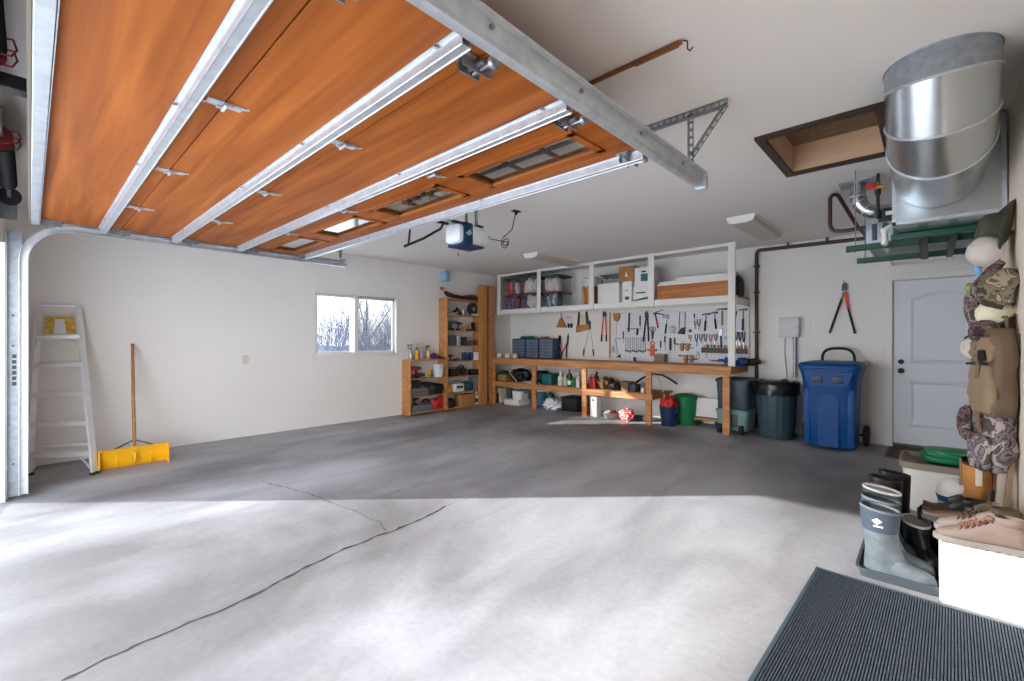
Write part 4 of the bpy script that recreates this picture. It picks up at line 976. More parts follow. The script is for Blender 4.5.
MB().lathe([(.03, -.03), (.12, -.025), (.13, 0), (.12, .025), (.03, .03)], (0, 0, .133), 28, m=Matrix.Rotation(PI/2, 3, 'Y')).build('rim', M_dsteel, t); MB().cyl((-.045, 0, .133), (.045, 0, .133), .04, seg=16).build('hub', M_steel, t)
sack('rag_pile', 'cream folded cloth beside the round wheel on the tall shelf', 'rags', (SHX+.07, yl(476), zt), (.08, .2, .04), M_creamcl, .2, 6)
zt = 1.491
drill('green and blue cordless drill on the tall shelf, second board down', (SHX, yl(453), zt), M_teal, rz=1.2, s_=.9)
drill('bright blue cordless drill on the tall shelf, second board down', (SHX, yl(459.5), zt), M_blue, rz=1.7, s_=.8)
t = T('bench_clamp', 'black iron clamp on the tall shelf, second board down', 'clamp', (SHX, yl(472), zt))
MB().box((0, 0, .02), (.07, .18, .035), None, .006).box((0, .05, .09), (.05, .05, .16), (.15, 0, 0), .008).build('frame', M_black, t); MB().cyl((0, -.06, .035), (0, -.06, .11), .009, seg=8).box((0, -.06, .11), (.01, .08, .01)).build('screw', M_steel, t)
zt = 1.206
carton('box', 'dark grey box at the left on the third board of the tall shelf', 'box', (SHX, yl(451.5), zt), (.16, .16, .19), M_slate, 'boxes on the tall shelf', flap=False)
carton('box', 'pale grey box in the middle of the third board of the tall shelf', 'box', (SHX, yl(457), zt), (.16, .09, .19), col('pale_box', 176, 176, 174, .6), 'boxes on the tall shelf', flap=False)
carton('box', 'small charcoal box on the third board of the tall shelf, right of the pale one', 'box', (SHX, yl(463), zt), (.15, .13, .165), col('charcoal_box', 58, 60, 62, .6), 'boxes on the tall shelf', flap=False)
sack('rag_pile', 'olive green cloth on the third board of the tall shelf', 'rags', (SHX, yl(471), zt), (.14, .16, .09), col('olive_cloth', 92, 96, 60, .9), .2, 8)
zt = .916
for i, (u, c_, lab) in enumerate(((463.5, M_blued, 'dark blue aerosol can, leftmost of the cans on the tall shelf'), (467.5, M_blue, 'blue aerosol can on the tall shelf, second in its row'), (471.2, M_blued, 'dark blue can beside the red topped ones on the tall shelf'), (474.8, M_white, 'white can with a red lid, left of the two on the tall shelf'), (479.0, M_white, 'white can with a red lid, right end of the row on the tall shelf'))):
    can('aerosol_can', lab, 'can', (SHX+.03, yl(u), zt), .17, .036, c_, M_red if i > 2 else M_white, 'cans on the tall shelf')
drill('black drill lying at the left of the fourth board of the tall shelf', (SHX, yl(451.5), zt), M_black, rz=1.5, s_=.55)
sack('work_glove', 'grey work gloves on the fourth board of the tall shelf', 'gloves', (SHX+.02, yl(457), zt), (.14, .12, .045), M_suede, .25, 9)
zt = .621
t = T('radio', 'black portable radio on the fifth board of the tall shelf', 'radio', (SHX, yl(454), zt), PI/2)
MB().box((0, 0, .07), (.2, .10, .14), None, .012).build('case', M_black, t); MB().cyl((-.055, -.05, .06), (-.055, -.056, .06), .036, seg=16).cyl((.055, -.05, .06), (.055, -.056, .06), .036, seg=16).build('speaker', M_dsteel, t); MB().tube([(-.09, 0, .13), (-.08, 0, .165), (.08, 0, .165), (.09, 0, .13)], .007, 6).build('handle', M_black, t)
toolcase('tool_case', 'flat black case at the right of the fifth board of the tall shelf', 'tool case', (SHX, yl(475), zt), (.16, .19, .11), M_black, 'tool cases on the tall shelf', rz=0)
zt = .326
bottle('bottle', 'squat yellow bottle at the left of the tall shelf, second board up', 'bottle', (SHX, yl(449.5), zt), .17, .05, M_yellow, M_yellow)
t = T('portable_appliance', 'white and grey appliance on the tall shelf, second board up', 'appliance', (SHX, yl(458), zt), PI/2)
MB().box((0, 0, .075), (.22, .17, .15), None, .015).build('case', M_white, t); MB().box((0, -.088, .09), (.15, .008, .05), None, .003).build('panel', M_slate, t); MB().tube([(-.09, 0, .15), (-.09, 0, .19), (.09, 0, .19), (.09, 0, .15)], .008, 6).build('handle', M_dsteel, t)
sack('tool_bag', 'teal canvas bag on the tall shelf, second board up', 'bag', (SHX, yl(468), zt), (.16, .24, .19), col('teal_cloth', 36, 78, 84, .85), .12, 14, pw=.7)
carton('box', 'tall grey box behind the teal bag at the right of the tall shelf', 'box', (SHX-.03, yl(476.5), zt), (.15, .15, .25), col('grey_box', 118, 122, 130, .6), 'boxes on the tall shelf', flap=False)
zt = .036
sack('helmet_bag', 'black helmet bag at the left of the bottom board of the tall shelf', 'bag', (SHX, yl(451), zt), (.17, .19, .18), M_black, .1, 16, pw=.8)
carton('cardboard_box', 'brown cardboard box on the bottom board of the tall shelf', 'box', (SHX, yl(466), zt), (.19, .36, .22), M_card, rz=0)
bottle('bottle', 'tall white bottle right of the cardboard box on the tall shelf bottom board', 'bottle', (SHX+.02, yl(479), zt), .24, .042, M_white, M_white, mlabel=M_slate)
# things hanging on the left wall
t = T('hanging_bottle', 'pale blue translucent bottle hanging on the left wall above the tall shelf', 'bottle', (WX+.07, yl(442.3, WX+.07), at(442, 281, X=WX+.07).z))
MB().lathe([(.04, 0), (.075, .01), (.08, .12), (.07, .17), (.04, .2)], seg=18).build('body', M_lblue, t); MB().cyl((0, 0, .2), (0, 0, .225), .042, seg=14).tube([(0, 0, .22), (0, 0, .25), (-.068, 0, .26)], .004, 5).build('hanger', M_white, t)
p = at(442, 288.5, X=WX+.012); tag(MB().lathe([(.001, -.012), (.03, -.011), (.035, .0), (.03, .011), (.001, .012)], sy=1.6, m=Matrix.Rotation(PI/2, 3, 'Y')).build('coat_hook', M_pink, loc=p), 'small pink round hook on the left wall under the hanging blue bottle', 'hook')

# ================= WALL CABINET CONTENTS =================
kz = 1.9255
def clear_tote(lab, loc, d, mc, ml, seed, group='clear storage totes in the wall cabinet'):
    t = T('storage_tote', lab, 'storage tote', loc, 0, group); w_, l_, h_ = d
    MB().loft([rr(w_*.46, l_*.46, 0), rr(w_*.48, l_*.48, h_*.88), rr(w_*.5, l_*.5, h_*.89)]).build('tub', M_clear, t, smooth=.5)
    MB().loft([rr(w_*.505, l_*.505, h_*.89), rr(w_*.51, l_*.51, h_*.96), rr(w_*.47, l_*.47, h_*.995)]).build('lid', ml, t, smooth=.5)
    q = random.Random(seed); n = 5
    for k in range(n):
        x = -w_*.33+w_*.66*k/(n-1); MB().blob((x, -l_*.27+q.uniform(-.02, .02), h_*.43+q.uniform(-.02, .02)), (w_*.23, l_*.36, h_*.80), .18, 2, seed*9+k, 3, .8).build('packed_item', q.choice(mc), t, smooth=1.2)
    return t
xm = [M_dred, M_red, M_whitecl, M_pink, M_dred]; xm2 = [M_creamcl, M_lblue, M_whitecl, M_dred, M_slate]; xm3 = [M_slate, M_lblue, M_purple, M_whitecl]
ky = 6.92
clear_tote('clear tote of dark red decorations, lower left in the leftmost cabinet bay', (-6.24, ky-.04, kz), (.44, .5, .31), [M_dred, M_purple, M_red], M_dred, 1)
clear_tote('clear tote of red decorations under a green lid, upper left in the leftmost cabinet bay', (-6.24, ky-.04, kz+.3105), (.44, .5, .33), [M_dred, M_red, M_pink, M_whitecl], M_dgreen, 2)
clear_tote('clear tote of blue and pink wrapped things, lower right in the leftmost cabinet bay', (-5.76, ky-.04, kz), (.48, .5, .31), xm3, M_dred, 3)
clear_tote('clear tote of mixed ornaments under a green lid, upper right in the leftmost cabinet bay', (-5.76, ky-.04, kz+.3105), (.48, .5, .33), xm2, M_dgreen, 4)
clear_tote('clear tote of bluish bundles, bottom one in the second cabinet bay', (-5.21, ky-.04, kz), (.38, .5, .29), xm3, M_dred, 5)
clear_tote('clear tote of cream cloths under a green lid, top one in the second cabinet bay', (-5.21, ky-.04, kz+.2905), (.38, .5, .32), [M_creamcl, M_whitecl, M_creamcl], M_dgreen, 6)
t = T('wooden_crate', 'narrow wooden crate of slats beside the divider in the second cabinet bay', 'crate', (-4.42, 6.92, kz))
for k in range(3): MB().b2(-.13+.10*k, -.07+.10*k, -.20, -.185, 0, .34, .002).build('slat', M_pine, t)
MB().b2(-.13, .13, -.184, .18, 0, .32).build('crate_body', M_handle, t, smooth=0)
tote('lidded_box', 'small white box with a dark green lid on top of the wooden crate', 'box', (-4.42, 6.92, kz+.3405), (.24, .34, .15), M_white, M_dgreen, handle=False)
carton('white_box', 'large plain white box at the left of the third cabinet bay', 'box', (-3.99, ky, kz), (.40, .5, .34), M_white, 'white boxes in the wall cabinet', flap=True)
tote('storage_tote', 'flat green lidded tote lying on the large white box', 'storage tote', (-3.97, ky, kz+.3445), (.42, .5, .15), M_clear, M_dgreen)
carton('white_box', 'narrow white carton with small dark print in the third cabinet bay', 'box', (-3.64, ky-.05, kz), (.17, .38, .34), M_white, 'white boxes in the wall cabinet', tape=None)
MB().box((0, -.191, .07), (.07, .002, .05)).box((0, -.191, .2), (.05, .002, .012)).build('print', M_dsteel, bpy.data.objects['white_box.001'], smooth=0)
carton('white_box', 'white box with green stripe at the right of the third cabinet bay, bottom one', 'box', (-3.39, ky-.05, kz), (.26, .40, .24), M_white, 'white boxes in the wall cabinet')
wbx_ = bpy.data.objects['white_box.002']
MB().prism([(-.12, .01), (.12, .03), (.12, .07), (-.02, .05), (-.12, .03)], 'Y', -.202, -.2005).build('green_stripe', M_green, wbx_, smooth=0)
MB().b2(-.09, .08, -.202, -.2005, .13, .15).build('print', M_dsteel, wbx_, smooth=0)
carton('white_box', 'white box with a teal square printed on it, on top of the green striped box', 'box', (-3.38, ky-.05, kz+.2445), (.26, .36, .30), M_white, 'white boxes in the wall cabinet')
MB().b2(-.02, .10, -.182, -.1805, .08, .2).build('teal_square', M_teal, bpy.data.objects['white_box.003'], smooth=0)
MB().b2(-.01, .07, -.182, -.1805, .22, .245).build('print', M_dsteel, bpy.data.objects['white_box.003'], smooth=0)
carton('cardboard_box', 'brown cardboard box on top of the white cartons in the third cabinet bay', 'box', (-3.665, ky-.03, kz+.3445), (.27, .38, .25), M_card, tape=None)
MB().prism([(-.02, .08), (.03, .08), (.015, .12), (.0, .17), (-.012, .12)], 'Y', -.193, -.191).build('white_mark', M_white, bpy.data.objects['cardboard_box.001'], smooth=0)
t = T('shelf_board_stack', 'long brown wood panel resting in the right cabinet bay', 'board', (-2.58, 6.80, kz))
MB().b2(-.535, .53, -.13, .10, 0.0, .22, .003).build('panel', wood('panel_wood', srgb(166, 100, 48), srgb(196, 126, 68), 2, (.5, 6, 6), .6), t)
tag(MB().b2(-.54, .52, -.13, .25, 0, .028, .003).b2(-.50, .52, -.13, .25, .03, .060, .003).build('white_board', M_whitew, loc=(-2.58, 6.80, kz+.2205)), 'white boards stacked on the brown panel in the right cabinet bay', 'board')
tag(MB().b2(-.25, .50, -.12, .24, 0, .045, .003).build('white_board', M_whitew, loc=(-2.58, 6.80, kz+.2815)), 'shorter white board on top of the white boards in the right cabinet bay', 'board')
t = T('round_bag', 'round black bag at the open right end of the wall cabinet', 'bag', (-1.96-.10, 7.0, kz))
t2 = MB().lathe([(.001, 0), (.085, .0), (.10, .05), (.10, .2), (.08, .28), (.03, .32), (.001, .325)], seg=20, sx=1.0, sy=1.6).build('bag_body', M_black, t)
MB().tube([(-.04, -.05, .31), (-.03, -.08, .36), (.03, -.08, .36), (.04, -.05, .31)], .008, 6).build('strap', M_olive, t)

# ================= BENCH TOP =================
bz = BZ+.0005
for i, (u, lab) in enumerate(((499, 'cream twine roll on the bench nearest the planks'), (505.5, 'cream twine roll in the middle of three on the bench'), (511, 'cream twine roll next to the blue drawer cabinet'))):
    t = T('twine_roll', lab, 'twine', (xw(u, 6.62)+.02, 6.62+.05*i, bz), 0, 'twine rolls on the bench')
    MB().lathe([(.015, 0), (.05, .0), (.058, .02), (.058, .07), (.05, .09), (.015, .09)], seg=18).build('winding', M_creamcl, t); MB().cyl((0, 0, -.0), (0, 0, .096), .014, seg=10).build('core', M_card, t)
for i, (u0, u1, lab) in enumerate(((512.4, 525, 'navy drawer organizer on the bench, leftmost of three'), (525.4, 538.5, 'navy drawer organizer on the bench, middle of three'), (539, 553, 'navy drawer organizer on the bench, rightmost of three'))):
    Yf = 6.92; x0, x1 = xw(u0, Yf), xw(u1, Yf); w_ = x1-x0
    t = T('drawer_organizer', lab, 'organizer', ((x0+x1)/2, Yf, bz), 0, 'navy drawer organizers on the bench')
    MB().b2(-w_/2, w_/2, .01, .22, 0, .40, .004).b2(-w_/2, w_/2, 0, .01, 0, .012).b2(-w_/2, w_/2, 0, .01, .388, .40).b2(-w_/2, -w_/2+.012, 0, .01, 0, .4).b2(w_/2-.012, w_/2, 0, .01, 0, .4).build('frame', M_blued, t)
    for k in range(6):
        d_ = MB().b2(-w_/2+.014, w_/2-.014, -.004, .009, .016+.062*k, .07+.062*k, .003).build('drawer', col('smoky_drawer', 104, 118, 136, .35), t); MB().b2(-.03, .03, -.014, -.004, .05+.062*k, .058+.062*k, .002).build('pull', M_blued, d_)
sack('folded_tarp', 'teal folded tarp lying across the left drawer organizers', 'tarp', (xw(527, 7.0), 7.0, bz+.4005), (.32, .2, .05), M_teal, .2, 21)
sack('work_glove', 'tan leather gloves lying on the right drawer organizer', 'gloves', (xw(545, 7.0), 7.0, bz+.4005), (.2, .16, .035), M_tan, .25, 22)
p = at(660.5, 363, Y=7.12); t = T('parts_box', 'grey brown cardboard box standing on the bench against the pegboard', 'box', (p.x, 7.12, bz))
MB().b2(-.088, .088, -.06, .06, 0, .13, .003).build('box_body', mat('grey_card', srgb(140, 126, 112), .8), t); MB().b2(-.092, .092, -.064, .064, .11, .135, .003).build('lid', mat('grey_card2', srgb(150, 136, 120), .8), t)
p = at(634.6, 363, Y=7.12); can('glue_can', 'small dark blue can on the bench below the wrenches', 'can', (p.x, 7.12, bz), .075, .022, M_blued, M_slate)
# blue bench vise at the right end
p = at(733, 366, Y=6.75)
t = T('bench_vise', 'bright blue bench vise with a long handle bolted near the right end of the bench', 'vise', (p.x, 6.78, bz), -.15); t.scale = (1.15, .9, .72)
MB().b2(-.11, .13, -.09, .09, 0, .022, .005).cyl((.01, 0, .02), (.01, 0, .045), .075, seg=20).box((.02, 0, .085), (.26, .085, .08), None, .015).box((.11, 0, .13), (.05, .16, .08), None, .008).build('vise_body', M_blue, t)
MB().box((-.12, 0, .10), (.13, .065, .06), None, .01).box((-.06, 0, .13), (.045, .16, .08), None, .008).build('sliding_jaw', M_blue, t)
MB().b2(-.036, -.028, -.078, .078, .12, .168).b2(.078, .086, -.078, .078, .12, .168).cyl((-.28, 0, .09), (-.18, 0, .09), .014, seg=10).cyl((-.26, -.12, .11), (-.26, .10, .07), .008, seg=8).build('jaw_plates_and_screw', M_dsteel, t)
tag(sack('tool_pouch', 'black tool pouch lying behind the blue vise', 'pouch', (p.x+.14, 7.06, bz), (.26, .16, .10), M_black, .15, 31), 'black tool pouch lying behind the blue vise', 'pouch')

# ================= UNDER THE BENCH: SHELF =================
sz = .4705
def P2(u, Y): return xw(u, Y)
Y1 = 6.80
t = T('wooden_tray', 'brown wooden tray with dark bundles on the lower bench shelf, left end', 'tray', (P2(505, Y1), Y1, sz))
MB().b2(-.17, .17, -.15, -.138, 0, .12).b2(-.17, .17, .138, .15, 0, .12).b2(-.17, -.158, -.138, .138, 0, .12).b2(.158, .17, -.138, .138, 0, .12).b2(-.158, .158, -.138, .138, 0, .01).build('tray_body', M_handle, t, smooth=0)
tag(sack('cloth_bundle', 'x', 'y', (P2(505, Y1), Y1, sz+.011), (.28, .25, .19), M_dgreen, .2, 33), 'dark green bundled cloth in the wooden tray', 'cloth bundle')
sack('sleeping_bag', 'black and green rolled bag with a pale edge on the lower bench shelf', 'bag', (P2(521, Y1), Y1, sz), (.42, .35, .26), M_black, .16, 34, pw=.75)
tag(MB().tube([(-.20, -.16, .22), (-.10, -.19, .15), (-.02, -.20, .08), (.06, -.2, .02)], .014, 8).build('pale_cord', M_whitecl, loc=(P2(521, Y1), Y1, sz)), 'thick pale cord draped over the black rolled bag', 'cord')
sack('plastic_sheet', 'crumpled white plastic sheet on the lower bench shelf near the second leg', 'plastic sheet', (P2(531, 6.62), 6.60, sz), (.36, .12, .045), M_whitecl, .3, 35)
sack('duffel_bag', 'dark duffel bag behind the second bench leg on the lower shelf', 'bag', (P2(540.5, 6.95), 6.97, sz), (.30, .30, .24), M_dsteel, .14, 36)
tote('lidded_box', 'teal plastic box on the lower bench shelf', 'box', (P2(550.5, 6.78), 6.78, sz), (.27, .32, .20), M_teal, M_teal)
bottle('bottle', 'white bottle with printed label, left of the green bottles on the bench shelf', 'bottle', (P2(560.5, 6.66), 6.66, sz), .24, .048, M_white, M_white, mlabel=M_creamcl)
bottle('bottle', 'slim pale bottle beside the white labelled one on the bench shelf', 'bottle', (P2(565, 6.64), 6.65, sz), .22, .030, M_creamcl, M_white)
bottle('bottle', 'bright green bottle with a green cap on the bench shelf', 'bottle', (P2(569.5, 6.62), 6.62, sz), .22, .038, M_green, M_green, mlabel=M_white)
bottle('bottle', 'second green bottle, right of the bright green one, with a white cap', 'bottle', (P2(573.6, 6.64), 6.64, sz), .21, .030, M_green, M_white)
bottle('bottle', 'dark red bottle standing behind the green bottles', 'bottle', (P2(569, 6.8), 6.82, sz), .30, .05, M_dred, M_red)
spray('white spray bottle just left of the third bench leg', (P2(578, 6.62), 6.62, sz), .27, .038, M_white, M_white, rz=.3)
jerry('red fuel can with a black spout on the bench shelf right of the third leg', (P2(593, 6.68), 6.68, sz), .25, 0)
bottle('bottle', 'dark blue bottle behind the red fuel can on the bench shelf', 'bottle', (P2(596, 6.9), 6.92, sz), .27, .045, M_blued, M_black)
sack('work_bag', 'brown and green crumpled bag on the bench shelf', 'bag', (P2(606, 6.8), 6.80, sz), (.24, .32, .19), mat('mottled_bag', srgb(120, 96, 66), .9, nscale=18, namt=.45), .2, 41)
sack('cloth_heap', 'black heap of cloth right of the brown bag on the bench shelf', 'cloth heap', (P2(617.5, 6.8), 6.80, sz), (.20, .3, .13), M_black, .2, 42)
t = T('wicker_basket', 'square brown wicker basket on the bench shelf', 'basket', (P2(627.3, 6.70), 6.70, sz))
MB().loft([rr(.065, .10, 0), rr(.082, .12, .15), rr(.085, .123, .155), rr(.072, .11, .155), rr(.058, .09, .01)]).build('basket_body', mat('wicker', srgb(128, 106, 84), .8, bump=.6, bscale=60, nscale=40, namt=.3), t)
carton('box', 'dark grey box between the basket and the white cup', 'box', (P2(635, 6.75), 6.75, sz), (.10, .2, .12), M_slate, flap=False)
can('mug', 'small white cup at the right end of the bench shelf', 'cup', (P2(642.8, 6.6), 6.60, sz), .085, .036, M_white, M_white)
t = T('handlebar', 'black folding handlebar propped under the right half of the bench', 'handle', (P2(657, 6.9), 6.95, 0))
pp = [at(633, 385, Y=6.95), at(641, 379, Y=6.95), at(648, 375, Y=6.95), at(654, 374, Y=6.97), at(662, 375, Y=6.95), at(670, 379, Y=6.92), at(677, 384, Y=6.90)]
oo = Vector(t.location)
MB().tube([q-oo for q in pp], [.018, .018, .012, .012, .012, .018, .018], 8).build('bar', M_black, t)
MB().tube([at(657, 375, Y=6.96)-oo, at(664, 394, Y=7.0)-oo, Vector((at(666, 420, Y=7.0).x-oo.x, .05, .0))], .014, 8).build('stem', M_alu, t)
# ================= UNDER THE BENCH: FLOOR =================
Yf = 6.80
bottle('bottle', 'tall dark red bottle on the floor beside the planks', 'bottle', (P2(498.3, 6.72), 6.72, 0), .28, .04, M_dred, M_pink)
carton('white_box', 'tall narrow cream carton on the floor under the bench, left end', 'box', (P2(502, Yf), Yf, 0), (.09, .2, .30), M_cream, flap=False)
pail('plastic_jug', 'grey plastic jug on the floor under the bench, left end', 'jug', (P2(508.5, 7.0), 7.02, 0), .26, .09, M_slate, M_steel, handle=False)
carton('flat_box', 'flat white box on the floor under the bench', 'box', (P2(517, Yf), Yf, 0), (.40, .34, .10), M_white, flap=True)
tote('storage_bin', 'white bin with a pale blue lid on top of the flat white box', 'bin', (P2(520.5, Yf), Yf, .1045), (.28, .28, .19), M_white, col('pale_blue_lid', 120, 150, 176, .5), handle=True)
pail('small_bucket', 'small light blue bucket on the floor right of the second bench leg', 'bucket', (P2(540.5, 6.95), 6.97, 0), .26, .10, col('mid_blue_plastic', 84, 124, 160, .5), M_steel)
bottle('jug', 'dark teal jug with a white cap behind the plastic bag', 'jug', (P2(549, 6.98), 7.0, 0), .34, .085, M_teal, M_white, neck=.3)
sack('plastic_bag', 'white plastic shopping bag slumped on the floor under the bench', 'bag', (P2(552, 6.66), 6.68, 0), (.34, .26, .21), col('thin_white_plastic', 222, 224, 228, .35), .28, 51, fr=3.0, pw=.9)
tote('storage_bin', 'black lidded bin on the floor left of the third bench leg', 'bin', (P2(573, 6.85), 6.90, 0), (.40, .4, .26), M_black, M_black)
bottle('bottle', 'red bottle with a black cap on the floor right of the third bench leg', 'bottle', (P2(588, 6.66), 6.66, 0), .17, .042, M_red, M_black)
carton('white_box', 'upright white box in the sunlight under the bench', 'box', (P2(595, 6.62), 6.64, 0), (.13, .15, .34), M_white, flap=True)
MB().lathe([(.001, 0), (.02, .001), (.001, .002)], (-.0, -.0765, .28), 12, m=Matrix.Rotation(PI/2, 3, 'X')).build('black_mark', M_black, bpy.data.objects['white_box.005'], smooth=0)
t = T('shallow_bowl', 'shallow grey green basin on the floor under the bench in the sunlight', 'basin', (P2(610.5, 6.62), 6.64, 0))
MB().lathe([(.001, 0), (.10, 0), (.11, .01), (.145, .09), (.15, .095), (.135, .09), (.10, .02), (.001, .015)], seg=24).build('basin', col('sage_plastic', 150, 162, 150, .5), t)
for i, (dx, dy, c_, lab) in enumerate(((-.05, -.02, M_white, 'white folded bag in the basin'), (.05, -.03, M_red, 'red cloth lump in the basin'), (0, .06, M_dgreen, 'dark green cloth lump at the back of the basin'))):
    sack('cloth_lump', lab, 'cloth', (P2(610.5, 6.62)+dx, 6.64+dy, .022), (.11, .10, .10), c_, .25, 60+i)
# red and white mesh bag
sack('mesh_bag', 'bright red and white patterned bag on the floor under the bench', 'bag', (P2(626.5, 6.58), 6.60, 0), (.22, .2, .20), camo('red_white_print', [srgb(206, 40, 30), srgb(226, 70, 50), srgb(238, 232, 226), srgb(200, 36, 30), srgb(230, 90, 70)], 14), .22, 66)
sack('black_shoe', 'small black shoe on the floor right of the red and white bag', 'shoe', (P2(637, 6.72), 6.72, 0), (.14, .26, .09), M_black, .08, 68)
# green can, blue bucket
gc = T('green_pail', 'tall green plastic barrel on the floor against the wall under the bench', 'barrel', (-2.80, 6.98, 0))
MB().lathe([(.001, 0), (.15, 0), (.16, .02), (.172, .38), (.178, .385), (.178, .41), (.165, .412)], seg=28).build('body', M_green, gc)
MB().lathe([(.18, .40), (.182, .43), (.165, .45), (.10, .47), (.001, .475)], seg=28).build('lid', M_green, gc)
pail('bucket', 'dark navy bucket in front of the green barrel', 'bucket', (-2.93, 6.68, 0), .30, .14, M_blued, M_steel)
sack('red_cloth', 'crumpled red cloth heaped in the navy bucket', 'cloth', (-2.93, 6.68, .21), (.23, .23, .24), M_red, .25, 70)
# white board on a brown dolly
t = T('wooden_dolly', 'low brown wheeled dolly under the bench', 'dolly', (-2.475, 6.98, 0))
MB().b2(-.20, .20, -.05, .19, .09, .125, .003).build('platform', M_handle, t)
for x in (-.15, .15):
    for y in (-.02, .15): MB().cyl((x-.012, y, .038), (x+.012, y, .038), .038, seg=16).b2(x-.018, x+.018, y-.012, y+.012, .055, .091).build('caster', M_black, t)
tag(MB().box((0, 0, .15), (.34, .018, .28), (-.12, 0, 0), .003).build('backer_board', M_white, loc=(-2.475, 7.0, .1285)), 'white rectangular panel leaning upright on the brown dolly', 'panel')
# cooler + tote
ck = T('wheeled_cooler', 'grey teal wheeled cooler on the floor under the right end of the bench', 'cooler', (-2.02, 6.86, 0))
MB().loft([rr(.19, .20, .05), rr(.20, .21, .08), rr(.215, .225, .29)]).build('tub', M_gteal, ck, smooth=.5)
MB().loft([rr(.225, .235, .29), rr(.225, .235, .33), rr(.20, .21, .345)]).build('lid', M_gteal, ck, smooth=.5)
for x in (-.15, .13): MB().cyl((x-.025, -.215, .065), (x+.025, -.215, .065), .065, seg=20).build('wheel', M_rubber, ck)
MB().b2(-.05, .08, -.235, -.215, .10, .27, .006).build('front_panel', M_slate, ck)
tote('storage_tote', 'large slate grey storage tote stacked on the wheeled cooler', 'storage tote', (-2.02, 6.88, .3455), (.46, .50, .42), M_slate, M_dslate)

bpy.context.view_layer.update()
for o in list(C.objects):
    if o.parent is None and o.get('label') and -6.72 < o.location.x < -6.5 and 4.3 < o.location.y < 6.2 and o.location.z > .03 and o.name.split('.')[0] not in ('plank', 'long_bag'):
        ys = [(k.matrix_world @ Vector(c)).y for k in [o]+list(o.children_recursive) if k.type == 'MESH' for c in k.bound_box]
        lo, hi = (4.474, 5.222) if o.location.y < 5.25 else (5.284, 6.106)
        o.location.y += max(0, lo-min(ys)) - max(0, max(ys)-hi)
# ================= HAND TOOLS ON THE WALL (face of the board) =================
PF = .0165
def W(u, v, off=.03): q = at(u, v, Y=WY-PF); return Vector((q.x, WY-PF-off, q.z))
def peg(name, lab, cat, group, parts, hook=None):
    us = [p for pt in parts for sh_ in pt[2] for p in sh_[1]]
    u0, v0 = hook or min(us, key=lambda p: p[1]); o = W(u0, v0, 0)
    t = T(name, lab, cat, o, 0, group)
    for pn_, mt, shapes in parts:
        m = MB()
        for sh_ in shapes:
            k, pts = sh_[0], sh_[1]
            if k == 't': m.tube([W(u, v, sh_[2]+.004 if len(sh_) < 4 else sh_[3])-o for u, v in pts], sh_[2], 7)
            elif k == 'p':
                d0 = sh_[3] if len(sh_) > 3 else .004
                q = [W(u, v, 0)-o for u, v in pts]; m.prism([(a.x, a.z) for a in q], 'Y', -d0-sh_[2], -d0)
            elif k == 'r':
                c = W(*pts[0], .01)-o; m.tube([(c.x+math.cos(2*PI*i/16)*sh_[2], c.y, c.z+math.sin(2*PI*i/16)*sh_[3]) for i in range(16)], sh_[4], 6, closed=True)
        m.build(pn_, mt, t, smooth=.7)
    q = W(u0, v0, 0)-o
    MB().tube([q+Vector((0, .004, .006)), q+Vector((0, -.022, .004)), q+Vector((0, -.026, .014))], .002, 5).build('peg_hook', M_steel, t)
    return t
def hammer(lab, hu, hv, w_, bu, bv, mh, grip0=.4):
    e = w_/2
    return peg('hammer', lab, 'hammer', 'hammers on the pegboard', [
        ('head', M_dsteel, [('t', [(hu-e, hv+1.2), (hu-e*.5, hv+.2), (hu, hv), (hu+e*.55, hv)], .009), ('t', [(hu+e*.55, hv), (hu+e, hv+.3)], .014)]),
        ('shank', M_steel if mh is M_black else mh, [('t', [(hu, hv), (hu+(bu-hu)*grip0, hv+(bv-hv)*grip0)], .008)]),
        ('grip', mh, [('t', [(hu+(bu-hu)*grip0, hv+(bv-hv)*grip0), (bu, bv)], .014)])], (hu, hv))
hammer('claw hammer with a black grip, leftmost of the three near the right post', 706.5, 314, 8, 705, 331, M_black)
hammer('claw hammer with a black grip hanging between the leftmost one and the wooden mallet', 714.5, 312.5, 7, 716.3, 328.8, M_black)
hammer('hammer with a pale wooden handle hanging against the right post', 722.5, 309, 10, 722.3, 325, M_handle, .2)
hammer('hammer with a long dark grip hanging right of the white post', 743.3, 309.5, 9, 743, 330.5, M_black, .45)
peg('hatchet', 'grey headed hatchet with a black grip hanging left of the wire coil', 'hatchet', None, [('head', M_steel, [('p', [(663, 315), (669, 314), (669.3, 318.8), (666.5, 317.5), (663.3, 318.5)], .012)]), ('shank', M_steel, [('t', [(667.5, 316), (666.8, 324)], .006)]), ('grip', M_black, [('t', [(666.8, 324), (665.6, 333.6)], .013)])], (667.5, 315))
peg('pick_hammer', 'red handled tool with black crossed head at the top of the pegboard', 'pick', None, [('head', M_dsteel, [('t', [(653.8, 314), (658, 313.5), (664.5, 315)], .010), ('t', [(655, 313), (659, 311.5), (663.5, 309.8)], .007, .02)]), ('handle', M_red, [('t', [(655.3, 314), (657, 320), (658.3, 328)], .013)])], (656, 313))
peg('bolt_cutter', 'large black bolt cutters with spread handles on the pegboard', 'bolt cutters', None, [('handle', M_black, [('t', [(646.6, 317), (645.2, 328), (643.7, 341.5)], .013)]), ('handle', M_black, [('t', [(647.6, 317), (648.6, 328), (649, 341.5)], .013)]), ('jaw', M_dsteel, [('p', [(645.3, 317), (645.3, 313), (646.8, 310.8), (648.4, 313), (648.8, 317), (647, 320)], .02)])], (646.8, 312))
